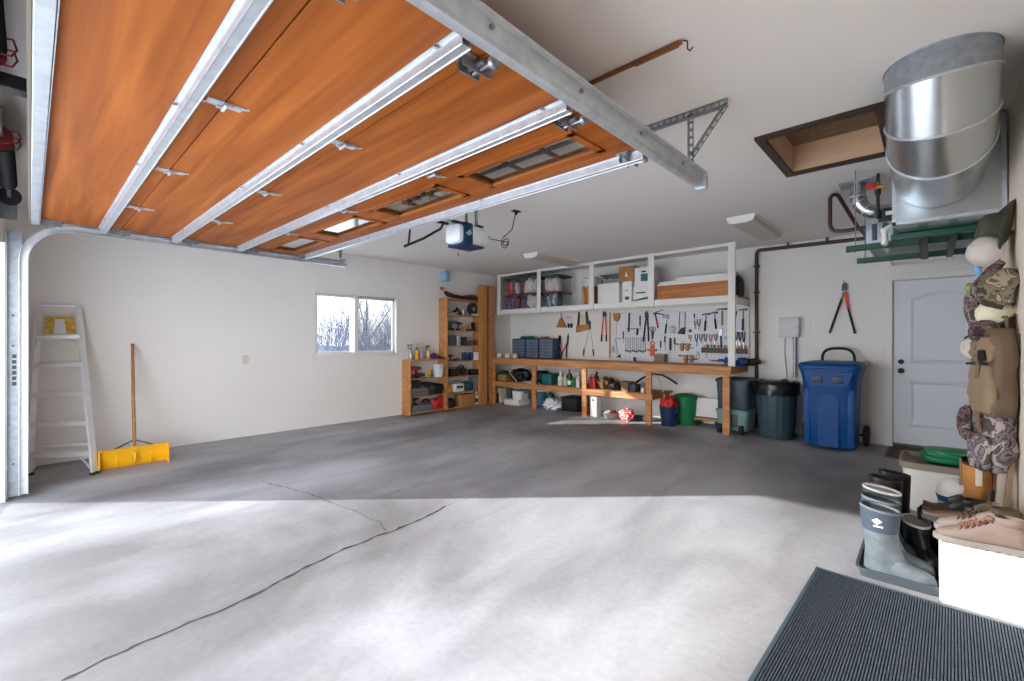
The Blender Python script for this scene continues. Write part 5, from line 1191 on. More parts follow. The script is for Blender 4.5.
peg('bolt_cutter', 'orange handled bolt cutters hanging on the wall beside the yardstick', 'bolt cutters', None, [('handle', M_orange, [('t', [(604, 316), (603, 325), (602.2, 335)], .012)]), ('handle', M_orange, [('t', [(605.8, 316), (606.4, 325), (606.7, 335)], .012)]), ('grip', M_black, [('t', [(602.2, 335), (601.9, 341.4)], .014)]), ('grip', M_black, [('t', [(606.7, 335), (606.7, 341.4)], .014)]), ('jaw', M_dsteel, [('p', [(603, 316.5), (603.3, 311.5), (606.5, 311.5), (606.8, 316.5)], .02)])], (605, 312))
peg('loppers', 'thin white handled loppers with black grips hanging left of the orange cutters', 'loppers', None, [('handle', M_white, [('t', [(589, 327), (587, 340), (584.5, 348.5)], .008)]), ('handle', M_white, [('t', [(590.4, 327), (592, 340), (593.2, 349)], .008)]), ('grip', M_black, [('t', [(584.5, 348.5), (583.7, 355.5)], .012)]), ('grip', M_black, [('t', [(593.2, 349), (594.2, 356)], .012)]), ('blade', M_dsteel, [('p', [(588.3, 327.5), (588.8, 323), (589.8, 320.5), (590.8, 323), (590.8, 328)], .012)])], (589.7, 321))
peg('hedge_shears', 'red and black hedge shears propped on the bench beside the drawer organizers', 'shears', None, [('blade', M_dsteel, [('p', [(558.3, 343), (558.8, 336.5), (560.2, 335), (561.2, 337), (560.6, 344)], .01)]), ('blade', M_dsteel, [('p', [(567, 345), (567.5, 337), (568.4, 333.2), (569, 337), (568.3, 345)], .01)]), ('handle', M_red, [('t', [(559, 342), (562, 354)], .011)]), ('handle', M_red, [('t', [(567.8, 342), (562.5, 354)], .011)]), ('grip', M_black, [('t', [(562, 354), (561.5, 357.5)], .014)]), ('grip', M_black, [('t', [(567.3, 345), (566.7, 357.5)], .013)])], (560, 336))
peg('whisk_broom', 'tan whisk broom hanging at the left of the wall tools', 'broom', None, [('bristles', M_tan, [('p', [(560.8, 318), (562.6, 318), (567, 327.5), (557, 327.5)], .03)]), ('handle', M_handle, [('t', [(561.6, 313), (561.7, 319)], .012)])], (561.6, 313))
peg('instruction_sheet', 'white paper sheet pinned beside the whisk broom', 'paper', None, [('sheet', M_white, [('p', [(564, 312), (573, 311.6), (573, 323), (565, 323)], .002, .001)]), ('print', M_dsteel, [('p', [(566, 314), (571, 313.8), (571, 314.6), (566, 314.8)], .001, .0032), ('p', [(566, 317), (571, 316.8), (571, 317.4), (566, 317.6)], .001, .0032)])], (568.5, 312.5))
for i, (u, lab) in enumerate(((569, 'black spring clamp under the paper sheet, left one'), (571.8, 'black spring clamp under the paper sheet, right one'))):
    peg('spring_clamp', lab, 'clamp', 'spring clamps under the sheet', [('jaw', M_black, [('p', [(u-.9, 323.6), (u+.9, 323.6), (u+.6, 327.8), (u-.6, 327.8)], .02)])], (u, 324))
peg('tool_belt', 'tan leather tool belt with dark straps hanging on the wall', 'tool belt', None, [('pouch', M_tan, [('p', [(577.5, 326), (590, 324), (591, 329), (584.5, 330.5), (577.5, 332.5)], .05)]), ('strap', M_brownl, [('p', [(578.5, 312), (580.5, 311.6), (579.4, 327), (577.2, 327.5)], .012), ('p', [(585.6, 311.5), (588, 311.5), (588.6, 324), (586.8, 325)], .012)]), ('back', M_cream, [('p', [(580.8, 312), (585.4, 311.6), (586.6, 326), (579.5, 327.5)], .008)])], (580, 312))
peg('yardstick', 'long pale wooden yardstick hanging at the left edge of the pegboard', 'yardstick', None, [('stick', M_pine, [('p', [(609.4, 312), (611, 312), (610.8, 358.6), (609.2, 358.6)], .01)])], (610.2, 312.5))
peg('brush', 'brush with a tan head and pale handle at the top left of the pegboard', 'brush', None, [('bristles', M_tan, [('p', [(613.8, 314), (616, 312.8), (620, 313), (620.3, 318), (618, 321.5), (615, 320.5)], .035)]), ('handle', M_white, [('t', [(617, 321), (616.5, 336.5)], .010)])], (617, 314))
peg('square', 'metal try square hanging below the brush', 'square', None, [('blade', M_steel, [('p', [(615.2, 338), (616, 338), (618.2, 354), (617.4, 354)], .004), ('p', [(615.2, 338), (624, 337.4), (624, 338.4), (615.2, 339)], .004)]), ('stock', M_dsteel, [('p', [(616.5, 357), (620.5, 354), (621, 357.8)], .015)])], (616, 338.5))
peg('caulking_gun', 'black caulking gun hanging at the left of the pegboard', 'caulking gun', None, [('barrel', M_black, [('t', [(629.7, 313), (629.4, 322), (628.8, 332)], .014)]), ('handle', M_black, [('t', [(626.8, 329), (638.6, 328.8)], .006), ('t', [(638.2, 328.8), (637.5, 335)], .016)])], (629.7, 313))
def sdriver(lab, u, v, L, mg, tip=.5, group='screwdrivers on the pegboard'):
    return peg('screwdriver', lab, 'screwdriver', group, [('grip', mg, [('t', [(u, v), (u, v+L*tip)], .011)]), ('shaft', M_steel, [('t', [(u, v+L*tip), (u, v+L)], .0035)])], (u, v))
sdriver('dark screwdriver hanging between the caulking gun and the big bolt cutters', 640.4, 316, 14, M_dsteel, .7)
sdriver('short dark screwdriver hanging right of the try square', 623.6, 331.5, 12, M_dsteel, .5)
sdriver('black screwdriver hanging above the cardboard box, left one', 661, 341, 16, M_black, .4)
sdriver('black screwdriver hanging higher, second above the cardboard box', 665.2, 336, 14, M_black, .45)
sdriver('black screwdriver hanging right of the blue tube', 675, 338, 13, M_black, .45)
sdriver('thin dark screwdriver hanging near the top right of the hacksaw', 694.6, 314, 10, M_dsteel, .35)
q = peg('caulk_tube', 'slate blue caulk tube hanging above the wooden clamps', 'tube', None, [('tube', M_slate, [('t', [(670.8, 338), (670.8, 350)], .018)]), ('nozzle', M_white, [('t', [(670.8, 350), (670.8, 353)], .006)])], (670.8, 338))
R2 = random.Random(5)
for k in range(10):
    u = 626.2+k*2.15; L = 13+(k % 3)*.6
    peg('wrench', 'steel wrench, number %s from the left in the row beneath the caulking gun' % ('one two three four five six seven eight nine ten'.split()[k]), 'wrench', 'wrenches hanging in a row', [('shaft', M_steel, [('t', [(u, 337.5), (u-.2, 337.5+L)], .0055)]), ('open_end', M_dsteel, [('p', [(u-1.0, 337.5+L-.4), (u-.3, 337.5+L-1.2), (u+.7, 337.5+L-.6), (u+.6, 337.5+L+1.2), (u+.1, 337.5+L+.3), (u-.6, 337.5+L+1.3)], .008)])], (u, 338))
peg('tin_snips', 'black handled snips hanging beside the big bolt cutters', 'snips', None, [('handle', M_black, [('r', [(651.3, 329)], .022, .032, .006), ('r', [(654.5, 329)], .022, .032, .006)]), ('blade', M_dsteel, [('p', [(651.5, 331), (654.3, 331), (653.3, 339.5), (652, 339.5)], .01)])], (652.8, 327))
peg('cord_winder', 'orange brown cord winder hanging on the pegboard above the bench', 'cord winder', None, [('loop', M_orange, [('r', [(652.6, 343.5)], .035, .032, .010), ('r', [(652.6, 353.5)], .032, .04, .010)]), ('crossbar', M_card, [('p', [(647.5, 349), (658, 349), (657, 351.2), (648.5, 351.2)], .03)]), ('center', M_orange, [('p', [(650.8, 345), (654.6, 345), (655, 356), (650.6, 356)], .02)])], (652.6, 341))
peg('wire_coil', 'coil of bare wire hanging between the hatchet and the hacksaw', 'wire coil', None, [('coil', M_steel, [('r', [(672, 329.5)], .030, .058, .004), ('r', [(673.5, 329.5)], .026, .05, .004), ('r', [(675, 330)], .022, .055, .004)])], (672.5, 326))
peg('hacksaw', 'hacksaw with a thin square frame and black handle on the pegboard', 'saw', None, [('frame', M_dsteel, [('t', [(679.3, 329), (679.9, 312.4), (685.6, 312.2), (685.2, 328)], .005)]), ('blade', M_steel, [('p', [(684.8, 313), (685.6, 313), (685.3, 327.5), (684.5, 327.5)], .003)]), ('handle', M_black, [('p', [(678.2, 334), (679.5, 330.5), (682, 328), (685.6, 327), (685, 334.4)], .025)])], (682.5, 312.4))
peg('tape_roll', 'small black ring of tape hanging right of the hacksaw', 'tape', None, [('roll', M_black, [('r', [(690.5, 330.8)], .016, .016, .009)])], (690.5, 329.8))
def plier(lab, u, v0, v1, mg, sp=1.3, name='pliers', group='pliers on the pegboard'):
    vm = v0+(v1-v0)*.62
    return peg(name, lab, 'pliers', group, [('handle', mg, [('t', [(u-sp, v0), (u-sp*.9, v0+(vm-v0)*.5), (u-.2, vm)], .0075)]), ('handle', mg, [('t', [(u+sp, v0), (u+sp*.9, v0+(vm-v0)*.5), (u+.2, vm)], .0075)]), ('jaw', M_steel, [('p', [(u-.7, vm-.3), (u+.7, vm-.3), (u+.45, v1), (u-.45, v1)], .012)])], (u, vm))
plier('red handled pliers hanging under the small tape ring', 690.5, 335, 342, M_red)
plier('black handled pliers hanging above the row, near the hacksaw', 699.2, 319, 330.5, M_black, 1.4)
plier('steel pliers hanging left of the black ones near the hacksaw', 695.3, 321, 329, M_steel, 1.0)
plier('dark pliers, leftmost in the row under the claw hammers', 696.6, 334, 346.5, M_dsteel)
plier('dark pliers, second in the row under the claw hammers', 701, 334, 345, M_dsteel)
plier('dark pliers, third in the row under the claw hammers', 705.6, 334, 346, M_dsteel)
plier('red handled pliers in the row under the claw hammers', 711, 334.5, 346, M_red)
plier('pliers with a curved jaw at the right of the row under the claw hammers', 715.8, 334, 345, M_dsteel)
plier('black pliers right of the white post, left one', 736.8, 332, 345, M_black, 1.1)
plier('black pliers right of the white post, middle one', 740.2, 332, 347, M_black, 1.1)
plier('black pliers right of the white post, right one', 744, 332, 349, M_black, 1.1)
plier('small tan pliers hanging at the lower left of the pegboard', 613.5, 352.5, 346, M_card, 1.3)
peg('wire_brush', 'wire brush with a dark blue handle hanging under the pale wooden hammer', 'brush', None, [('bristles', M_steel, [('p', [(718.8, 329), (722.8, 329), (722.4, 336), (719.4, 336)], .02)]), ('handle', M_blued, [('t', [(721, 336), (721.6, 347)], .012)])], (720.8, 329.5))
peg('steel_ring', 'small square steel ring left of the white post', 'ring', None, [('ring', M_dsteel, [('r', [(726, 338)], .016, .018, .004)])], (726, 336.8))
peg('plumb_tool', 'small grey tool hanging just right of the white post at the top', 'tool', None, [('body', M_dsteel, [('t', [(736.8, 311), (735.6, 318)], .010)])], (736.8, 311))
rk = peg('screwdriver_rack', 'dark wooden rack of screwdrivers across the lower right pegboard', 'tool rack', None, [('rack_board', M_dbrown, [('p', [(702.5, 347.5), (747.8, 349), (747.8, 354), (702.5, 352.6)], .05)])], (725, 348))
ro = Vector(rk.location)
cc = [M_yellow, M_black, M_red, M_black, M_orange, M_black, M_tan, M_red, M_black, M_yellow, M_orange, M_tan, M_red]
cn = ['yellow', 'black', 'red', 'black', 'orange', 'black', 'tan', 'red', 'black', 'yellow', 'orange', 'tan', 'red']
ordw = 'first second third fourth fifth sixth seventh eighth ninth tenth eleventh twelfth thirteenth'.split()
for k in range(13):
    u = 705+k*3.4; v = 347.3+k*.12; q = W(u, v, .028)
    t = T('screwdriver', '%s handled screwdriver standing in the wooden rack, %s from the left' % (cn[k], ordw[k]), 'screwdriver', (q.x, q.y, q.z-.018), 0, 'screwdrivers in the rack')
    MB().cyl((0, 0, .022), (0, 0, .062), .011, .013, 8).build('grip', cc[k], t); MB().cyl((0, 0, -.06-.03*(k % 3)), (0, 0, .022), .003, seg=6).build('shaft', M_steel, t)
for i, (v, uo, lab) in enumerate(((346, 0, 'wooden jawed hand clamp hanging above the other one'), (357.5, 4, 'wooden jawed hand clamp hanging just above the bench'))):
    peg('wooden_clamp', lab, 'clamp', 'wooden clamps on the pegboard', [('jaw', M_handle, [('p', [(681+uo, v-2.5), (684+uo, v-2.8), (683.6+uo, v+5), (681.4+uo, v+5)], .04)]), ('jaw', M_handle, [('p', [(687+uo, v-2.8), (690+uo, v-2.6), (689+uo, v+4.5), (686.6+uo, v+5)], .04)]), ('screw', M_dsteel, [('t', [(676+uo, v-2), (692+uo, v-1.5)], .006, .025), ('t', [(680+uo, v+2), (694+uo, v+2)], .006, .025)]), ('handle', M_handle, [('t', [(675+uo, v-2.0), (678.5+uo, v-2)], .012, .025)])], (684+uo, v-3))
peg('hex_key', 'bent steel hex key hanging under the rack', 'hex key', None, [('key', M_dsteel, [('t', [(706.5, 353.5), (707, 358), (708.5, 358.2)], .0035)])], (706.5, 353.6))
peg('coping_saw', 'small wire frame saw leaning near the right wooden clamp', 'saw', None, [('frame', M_dsteel, [('t', [(696, 358.5), (697.5, 352), (699.4, 353), (699, 358.8), (694, 359)], .004)]), ('handle', M_black, [('t', [(690.5, 358.5), (694.5, 359)], .008)])], (697.8, 352.5))
# ================= RIGHT SIDE: MATS, TRAY, BOOTS =================
def ribmat():
    m = bpy.data.materials.new('ribbed_mat'); m.use_nodes = True; nt = m.node_tree; b = nt.nodes['Principled BSDF']
    tc = nt.nodes.new('ShaderNodeTexCoord'); n = nt.nodes.new('ShaderNodeTexNoise'); n.inputs['Scale'].default_value = 120; n.inputs['Detail'].default_value = 3
    r = nt.nodes.new('ShaderNodeValToRGB'); r.color_ramp.elements[0].position = .35; r.color_ramp.elements[0].color = srgb(46, 53, 61)+(1,); r.color_ramp.elements[1].position = .7; r.color_ramp.elements[1].color = srgb(82, 91, 101)+(1,)
    nt.links.new(tc.outputs['Object'], n.inputs['Vector']); nt.links.new(n.outputs['Fac'], r.inputs[0]); nt.links.new(r.outputs[0], b.inputs['Base Color']); b.inputs['Roughness'].default_value = .95; b.inputs['Specular IOR Level'].default_value = .2
    return m
M_rib = ribmat()
mt = T('floor_mat', 'large dark grey ribbed entrance mat on the floor in front of the boots', 'mat', (-.475, 3.06, 0), math.radians(-1.5))
MB().b2(.0, .90, -1.70, 0, .001, .006, .001).b2(0, .90, -.018, 0, .001, .011, .002).b2(0, .018, -1.70, 0, .001, .011, .002).b2(.88, .90, -1.7, 0, .001, .011, .002).build('mat_border', M_slate, mt)
m = MB(); n = 85
prof = []
for k in range(n):
    x = .022+k*.01; prof += [(x, .006), (x+.002, .0115), (x+.006, .0115), (x+.008, .006)]
prof = prof+[(x+.008, .004), (.022, .004)]
m.prism(prof, 'Y', -1.69, -.02); m.build('ribs', M_rib, mt, smooth=0)
dm = T('door_mat', 'small dark brown door mat on the floor at the entry door', 'mat', (.05, 6.80, 0))
MB().b2(-.42, .42, -.32, .36, .001, .010, .003).build('backing', M_dbrown, dm); MB().b2(-.40, .40, -.30, .34, .010, .014, .002).build('pile', mat('brown_pile', srgb(88, 74, 66), .95, nscale=60, namt=.3), dm)
ty = T('boot_tray', 'shallow dark grey boot tray on the floor beside the ribbed mat', 'tray', (-.125, 3.44, 0))
MB().loft([rr(.165, .31, 0, p=.15), rr(.175, .325, .045, p=.15), rr(.182, .332, .047, p=.15), rr(.182, .332, .052, p=.15), rr(.168, .318, .052, p=.15), rr(.16, .305, .008, p=.15)]).build('tray', mat('tray_plastic', srgb(58, 64, 70), .5), ty, smooth=.5)
def boot(name, lab, cat, loc, rz, h, mu, ml_, ms, L=.285, sw=.078, sd=.062, group=None, cut=None, collar=None, lean=0.0, top_t=.12):
    """tall boot, toe towards +X, heel at the origin"""
    t = T(name, lab, cat, loc, rz, group)
    def sec(cx_, z, a, b, tilt=0, n=24):
        return [(cx_+math.cos(2*PI*k/n)*a, math.sin(2*PI*k/n)*b, z+math.cos(2*PI*k/n)*a*tilt) for k in range(n)]
    hs = h
    zs = [.075, .11, .15, .20, .26, hs*.85, hs]
    lower = [sec(.072, .02, .080, .040), sec(.080, .06, .090, .043), sec(.082, .10, .090, .047, .10), sec(.075+lean*.1, .14, .080, .050, .06), sec(.066+lean*.2, .18, .074, .053)]
    zc_ = cut or hs*.55
    lower.append(sec(.062+lean*.5, zc_, sw*.90, sd*.93))
    MB().loft(lower).build('lower_shaft', ml_, t, smooth=1.2)
    up = [sec(.062+lean*.5, zc_-.004, sw*.915, sd*.945), sec(.060+lean*.8, hs*.82, sw, sd), sec(.060+lean, hs, sw*1.03, sd*1.03, -top_t), sec(.060+lean, hs, sw*.95, sd*.94, -top_t), sec(.060+lean*.8, hs*.84, sw*.9, sd*.88), sec(.062+lean*.5, zc_+.01, sw*.8, sd*.8)]
    MB().loft(up).build('upper_shaft', mu, t, smooth=1.2)
    def fs(x, hw, z1_, z0_=.018, n=16):
        out = []
        for k in range(n):
            a = 2*PI*k/n; c_, s_ = math.cos(a), math.sin(a)
            zc2 = (z0_+z1_)/2; out.append((x, math.copysign(abs(c_)**.8, c_)*hw, zc2+math.copysign(abs(s_)**(.9 if s_ > 0 else .5), s_)*(z1_-z0_)/2))
        return out
    MB().loft([fs(-.008, .012, .06), fs(.004, .032, .085), fs(.05, .038, .115), fs(.11, .041, .145), fs(.16, .045, .118), fs(.205, .049, .094), fs(.245, .046, .082), fs(L-.012, .030, .066), fs(L, .010, .042)]).build('foot', ml_, t, smooth=1.2)
    pl = [(-.012, .0), (-.006, .028), (.03, .040), (.10, .036), (.16, .045), (.215, .052), (.26, .044), (L-.005, .026), (L+.006, 0)]
    poly = [(x, y) for x, y in pl]+[(x, -y) for x, y in reversed(pl[1:-1])]
    MB().prism(poly, 'Z', .008, .026).prism([(x, y*.98) for x, y in poly if x < .075]+[], 'Z', 0, .010).prism([(x, y*.96) for x, y in poly if x > .12], 'Z', 0, .010).build('sole', ms, t, smooth=.4)
    if collar: MB().loft([sec(.060+lean, hs-.012, sw*1.05, sd*1.06, -top_t), sec(.060+lean, hs+.001, sw*1.05, sd*1.06, -top_t), sec(.060+lean, hs+.001, sw*.94, sd*.93, -top_t), sec(.060+lean, hs-.012, sw*.94, sd*.93, -top_t)]).build('collar', collar, t, smooth=.8)
    return t
g = 'rubber boots in the tray'
b1 = boot('rubber_boot', 'grey and slate rubber boot with a pale diamond badge at the tray front', 'boot', (-.262, 3.19, .009), -.04, .375, M_mbootu, M_mboot, M_mboot, .29, .086, .07, g, cut=.255, collar=M_mboot)
MB().prism([(.0, -.019), (.022, 0), (.0, .015), (-.022, 0)], 'Y', -.0725, -.0655).build('badge', M_white, b1, loc=(.055, 0, .315), smooth=0)
MB().b2(-.02, .02, -.073, -.067, -.003, .003).build('badge_text', M_white, b1, loc=(.06, 0, .287), smooth=0)
MB().prism([(-.07, .24), (.195, .24), (.062, .155), (.058, .155)], 'Y', -.001, .001).bm.free()
boot('rubber_boot', 'grey and slate rubber boot just behind the front one in the tray', 'boot', (-.268, 3.335, .009), -.02, .385, M_mbootu, M_mboot, M_mboot, .29, .086, .066, g, cut=.26, collar=M_mboot)
boot('rubber_boot', 'taller grey boot with a pale rim, third from the front in the tray', 'boot', (-.272, 3.475, .009), 0, .405, M_mboot, M_mbootu, M_dsteel, .28, .088, .066, g, cut=.27, collar=M_white)
M_bb = mat('black_boot_rubber', srgb(22, 22, 24), .4, nscale=10, namt=.2)
boot('rubber_boot', 'tall black boot standing at the back of the tray', 'boot', (-.262, 3.61, .009), .05, .44, M_bb, M_bb, M_rubber, .28, .08, .062, g)
boot('rubber_boot', 'tallest black boot, rearmost in the tray', 'boot', (-.225, 3.755-.06, .009), .1, .455, M_bb, M_bb, M_rubber, .28, .078, .05, g).location.y = 3.735
boot('black_boot', 'low black ankle boot with a white lining, right half of the tray', 'boot', (-.085, 3.60, .010), -1.15, .235, M_bb, M_bb, M_rubber, .26, .08, .06, 'black boots at the wall side of the tray', collar=M_white)
boot('black_boot', 'low black ankle boot against the white bench, behind the lined one', 'boot', (-.03, 3.72, .010), -.9, .26, M_bb, M_bb, M_rubber, .24, .075, .056, 'black boots at the wall side of the tray')
# white shoe bench along the wall
sb_ = T('shoe_bench', 'low white box bench along the right wall carrying shoes', 'bench', (.185, 3.55, 0))
MB().b2(-.150, .150, -.475, .50, .012, .285, .004).build('box_body', col('bright_white_paint', 240, 240, 238, .5), sb_)
MB().b2(-.152, .152, -.478, .502, .285, .303, .004).build('top_board', col('bright_white_paint', 240, 240, 238, .5), sb_)
MB().b2(-.14, .14, -.46, .49, 0, .012).cyl((-.02, -.4755, .15), (-.02, -.479, .15), .004, seg=8).build('plinth', M_white, sb_, smooth=0)
def lowshoe(name, lab, loc, rz, mu, ms, L=.30, hc=.135, lace=None, group=None, pad=None):
    t = T(name, lab, 'boot' if hc > .12 else 'shoe', loc, rz, group)
    def fs(x, hw, z1_, z0_=.022, n=18):
        out = []
        for k in range(n):
            a = 2*PI*k/n; c_, s_ = math.cos(a), math.sin(a); zc2 = (z0_+z1_)/2
            out.append((x, math.copysign(abs(c_)**.8, c_)*hw, zc2+math.copysign(abs(s_)**(.9 if s_ > 0 else .5), s_)*(z1_-z0_)/2))
        return out
    MB().loft([fs(-.004, .02, .09), fs(.01, .036, hc*.86), fs(.05, .040, hc), fs(.095, .041, hc*1.02), fs(.135, .043, hc*.86), fs(.18, .049, hc*.66), fs(.225, .052, hc*.55), fs(.265, .045, .068), fs(L-.012, .030, .058), fs(L, .010, .042)]).build('upper', mu, t, smooth=1.2)
    MB().lathe([(.030, hc-.035), (.047, hc-.02), (.050, hc+.005), (.044, hc+.014), (.034, hc+.006), (.028, hc-.03)], (.058, 0, 0), 20, sx=1.2, sy=.82).build('collar', pad or mu, t, smooth=1.2)
    MB().box((.125, 0, hc*.97), (.07, .045, .05), (0, .55, 0), .012).build('tongue', pad or mu, t)
    pl = [(-.014, 0), (-.008, .030), (.03, .044), (.10, .042), (.17, .052), (.23, .057), (.27, .048), (L-.002, .028), (L+.010, 0)]
    poly = pl+[(x, -y) for x, y in reversed(pl[1:-1])]
    MB().prism(poly, 'Z', .006, .034).build('midsole', ms, t, smooth=.4)
    m = MB()
    for k in range(9): m.b2(-.006+k*.034, .014+k*.034, -.044, .044, 0, .010, .002)
    m.build('tread', ms, t)
    if lace:
        m = MB()
        for k in range(5):
            x = .118+k*.021; z = hc*(.98-.09*k)+.006; m.tube([(x, -.036, z-.016), (x+.008, 0, z+.006), (x+.02, .036, z-.022)], .0036, 5).tube([(x, .036, z-.016), (x+.008, 0, z+.007), (x+.02, -.036, z-.022)], .0036, 5)
        m.tube([(.12, 0, hc+.012), (.10, -.05, hc+.02), (.14, -.066, hc-.01), (.15, -.02, hc*.9)], .0036, 5).tube([(.12, 0, hc+.012), (.13, .05, hc+.016), (.17, .05, hc-.02), (.15, .02, hc*.9)], .0036, 5)
        m.build('lace', lace, t)
    return t
bt = .3035
hk = lowshoe('hiking_boot', 'taupe suede hiking boot with speckled laces on the front end of the white bench', (.325, 3.135, bt), PI+.06, M_suede, M_sole, .305, .150, mat('speckled_lace', srgb(104, 66, 48), .8, nscale=60, namt=.5), 'taupe hiking boots', M_suede)
hk2 = lowshoe('hiking_boot', 'second taupe hiking boot, mostly hidden behind the front one against the wall', (.325, 3.265, bt), PI-.04, M_suede, M_sole, .30, .155, M_brownl, 'taupe hiking boots', M_canvas2)
lowshoe('brown_shoe', 'dark brown leather shoe on the white bench behind the hiking boots', (.235, 3.42, bt), PI+.02, M_brownl, M_rubber, .27, .10, None, 'dark brown shoes', M_bb)
lowshoe('brown_shoe', 'dark brown shoe behind its pair, in front of the white tub', (.235, 3.54, bt), PI, M_brownl, M_rubber, .27, .105, None, 'dark brown shoes', M_bb)
cbt = boot('cowboy_boot', 'tan leather cowboy boot with a pale pull strap on the white bench', 'boot', (.20, 3.64, bt), PI*.52, .305, M_tan, M_tan, M_brownl, .26, .075, .062, None, cut=.16, collar=M_brownl, top_t=-.15)
MB().b2(-.014, .014, -.004, .004, -.12, .035, .003).build('pull_strap', M_canvas, cbt, loc=(.062, .066, .275)); MB().b2(-.014, .014, -.004, .004, -.12, .035, .003).build('pull_strap', M_tan, cbt, loc=(.062, -.066, .275)); MB().b2(-.014, .014, -.004, .004, -.10, .035, .003).build('pull_strap', M_cream, cbt, loc=(-.014, 0, .28), rz=PI/2)
MB().lathe([(.001, 0), (.075, 0), (.085, .015), (.09, .04)], seg=24).build('x', M_blue).name = 'blue_base'
tb = T('plastic_tub', 'white domed tub with a blue band on the white bench beside the cowboy boot', 'tub', (.115, 3.90, bt))
o = bpy.data.objects['blue_base']; o.parent = tb; o.name = 'blue_band'
MB().lathe([(.088, .04), (.086, .05), (.082, .09), (.06, .125), (.03, .14), (.001, .143)], seg=24).build('white_dome', M_white, tb)
# beige trough bin and green bag
bnX = .085
tn = T('storage_trough', 'large off-white plastic bin with a brown rim on the floor beyond the boots', 'bin', (bnX-.01, 4.78, 0))
M_off = mat('off_white_plastic', srgb(212, 208, 200), .5, nscale=4, namt=.05)
MB().loft([rr(.185, .18, 0, p=.2), rr(.20, .19, .02, p=.2), rr(.235, .225, .32, p=.2), rr(.245, .235, .33, p=.2), rr(.22, .21, .33, p=.2), rr(.19, .18, .03, p=.2)]).build('tub', M_off, tn, smooth=.5)
MB().loft([rr(.250, .24, .33, p=.2), rr(.255, .245, .375, p=.2), rr(.235, .225, .38, p=.2), rr(.22, .21, .345, p=.2), rr(.20, .19, .335, p=.2)]).build('rim_lid', mat('brown_grey_plastic', srgb(132, 120, 106), .6), tn, smooth=.5)
sg = T('folded_green_bag', 'bright green folded cushion lying on the brown rimmed bin', 'cushion', (bnX+.035, 4.86, .346))
MB().blob((0, 0, .035), (.36, .26, .075), .06, 1.5, 3, 4, .6).build('lower_pad', M_green, sg, smooth=1.2); MB().blob((.01, .01, .083), (.33, .25, .055), .08, 1.5, 7, 4, .6).build('upper_pad', M_green, sg, smooth=1.2)

# ================= HATS AND BAGS ON THE RIGHT WALL =================
rk_ = T('coat_rack', 'wooden coat rack board with pegs on the right wall, mostly hidden by hats and bags', 'coat rack', (RX, 3.95, 0))
MB().b2(-.02, -.001, -.32, .45, 1.90, 1.99, .003).build('rack_board', M_handle, rk_)
MB().b2(-.02, -.001, -.32, .45, 1.36, 1.43, .003).build('rack_board', M_handle, rk_)
for y in (-.25, -.08, .1, .28, .4):
    for z in (1.945, 1.395): MB().cyl((-.02, y, z), (-.075, y, z+.012), .008, .010, 8).build('rack_peg', M_handle, rk_)
def placeR(u, v, X): q = at(u, v, X=X); return q
# olive wide-brim hat: brim plane nearly parallel to the wall
q = at(1007, 231, Y=3.72)
oh = T('wide_brim_hat', 'olive wide brimmed hat hanging at the top of the coat rack', 'hat', q, rot=(0, math.radians(-78), math.radians(8)))
n = 40
def brim(r, z0_, warp, th, seg=40):
    rs = []
    for rad, zz in ((.088, 0), (.12, -.004), (r, -.002), (r+.003, .004), (r, .009), (.12, .008), (.09, .012)):
        rs.append([(math.cos(2*PI*k/seg)*rad, math.sin(2*PI*k/seg)*rad*.95, z0_+zz+warp*(math.sin(2*PI*k/seg)**2)*(rad-.088)/(r-.088)) for k in range(seg)])
    return rs
MB().loft(brim(.178, 0, .055, .01), cap=False).build('brim', M_olive, oh, smooth=1.2)
MB().lathe([(.092, 0), (.094, .02), (.088, .07), (.078, .105), (.05, .12), (.02, .112), (.001, .108)], seg=28, sx=1.08, sy=.9).build('crown', M_olive, oh, smooth=1.2)
MB().lathe([(.0945, .008), (.097, .010), (.0965, .030), (.093, .032)], seg=28, sx=1.08, sy=.9, cap=False).build('hat_band', M_bb, oh, smooth=1.2)
def capthing(name, lab, u, v, X, r, mc, rot, bill=True, group='caps on the right wall', cat='cap'):
    q = at(u, v, Y=X); t = T(name, lab, cat, q, 0, group, rot)
    MB().lathe([(r, -.02), (r*1.02, .01), (r*.98, r*.45), (r*.78, r*.85), (r*.45, r*1.08), (.008, r*1.16), (.001, r*1.18)], seg=28, sy=1.0, sx=1.08).build('crown', mc, t, smooth=1.2)
    MB().blob((0, 0, r*1.18), (.018, .018, .01), 0, 1, 0, 2).build('button', mc, t)
    if bill:
        m = MB(); A = []; B = []
        for k in range(15):
            a = -1.05+2.1*k/14; ri = r*1.02; ro = r*1.02+.075*max(0, math.cos(a*1.35))
            A.append((math.cos(a)*ri*1.08, math.sin(a)*ri, -.012)); B.append((math.cos(a)*ro*1.1, math.sin(a)*ri*1.02, -.022-.02*abs(a)**2+.0))
        va = [m.bm.verts.new(p) for p in A]; vb = [m.bm.verts.new(p) for p in B]; vc = [m.bm.verts.new((p[0], p[1], p[2]+.007)) for p in A]; vd = [m.bm.verts.new((p[0], p[1], p[2]+.006)) for p in B]
        for k in range(14):
            m.bm.faces.new((va[k], va[k+1], vb[k+1], vb[k])); m.bm.faces.new((vc[k], vd[k], vd[k+1], vc[k+1])); m.bm.faces.new((vb[k], vb[k+1], vd[k+1], vd[k]))
        m.build('bill', mc, t, smooth=1.2)
    return t
capthing('bucket_hat', 'white cloth hat hanging just below the olive hat', 988, 252, 3.66, .078, M_whitecl, (.3, math.radians(-70), .3), bill=False)
capthing('baseball_cap', 'woodland camouflage cap with the bill down, beneath the olive hat', 1007, 290, 3.58, .105, M_camo, (0, math.radians(-68), .0))
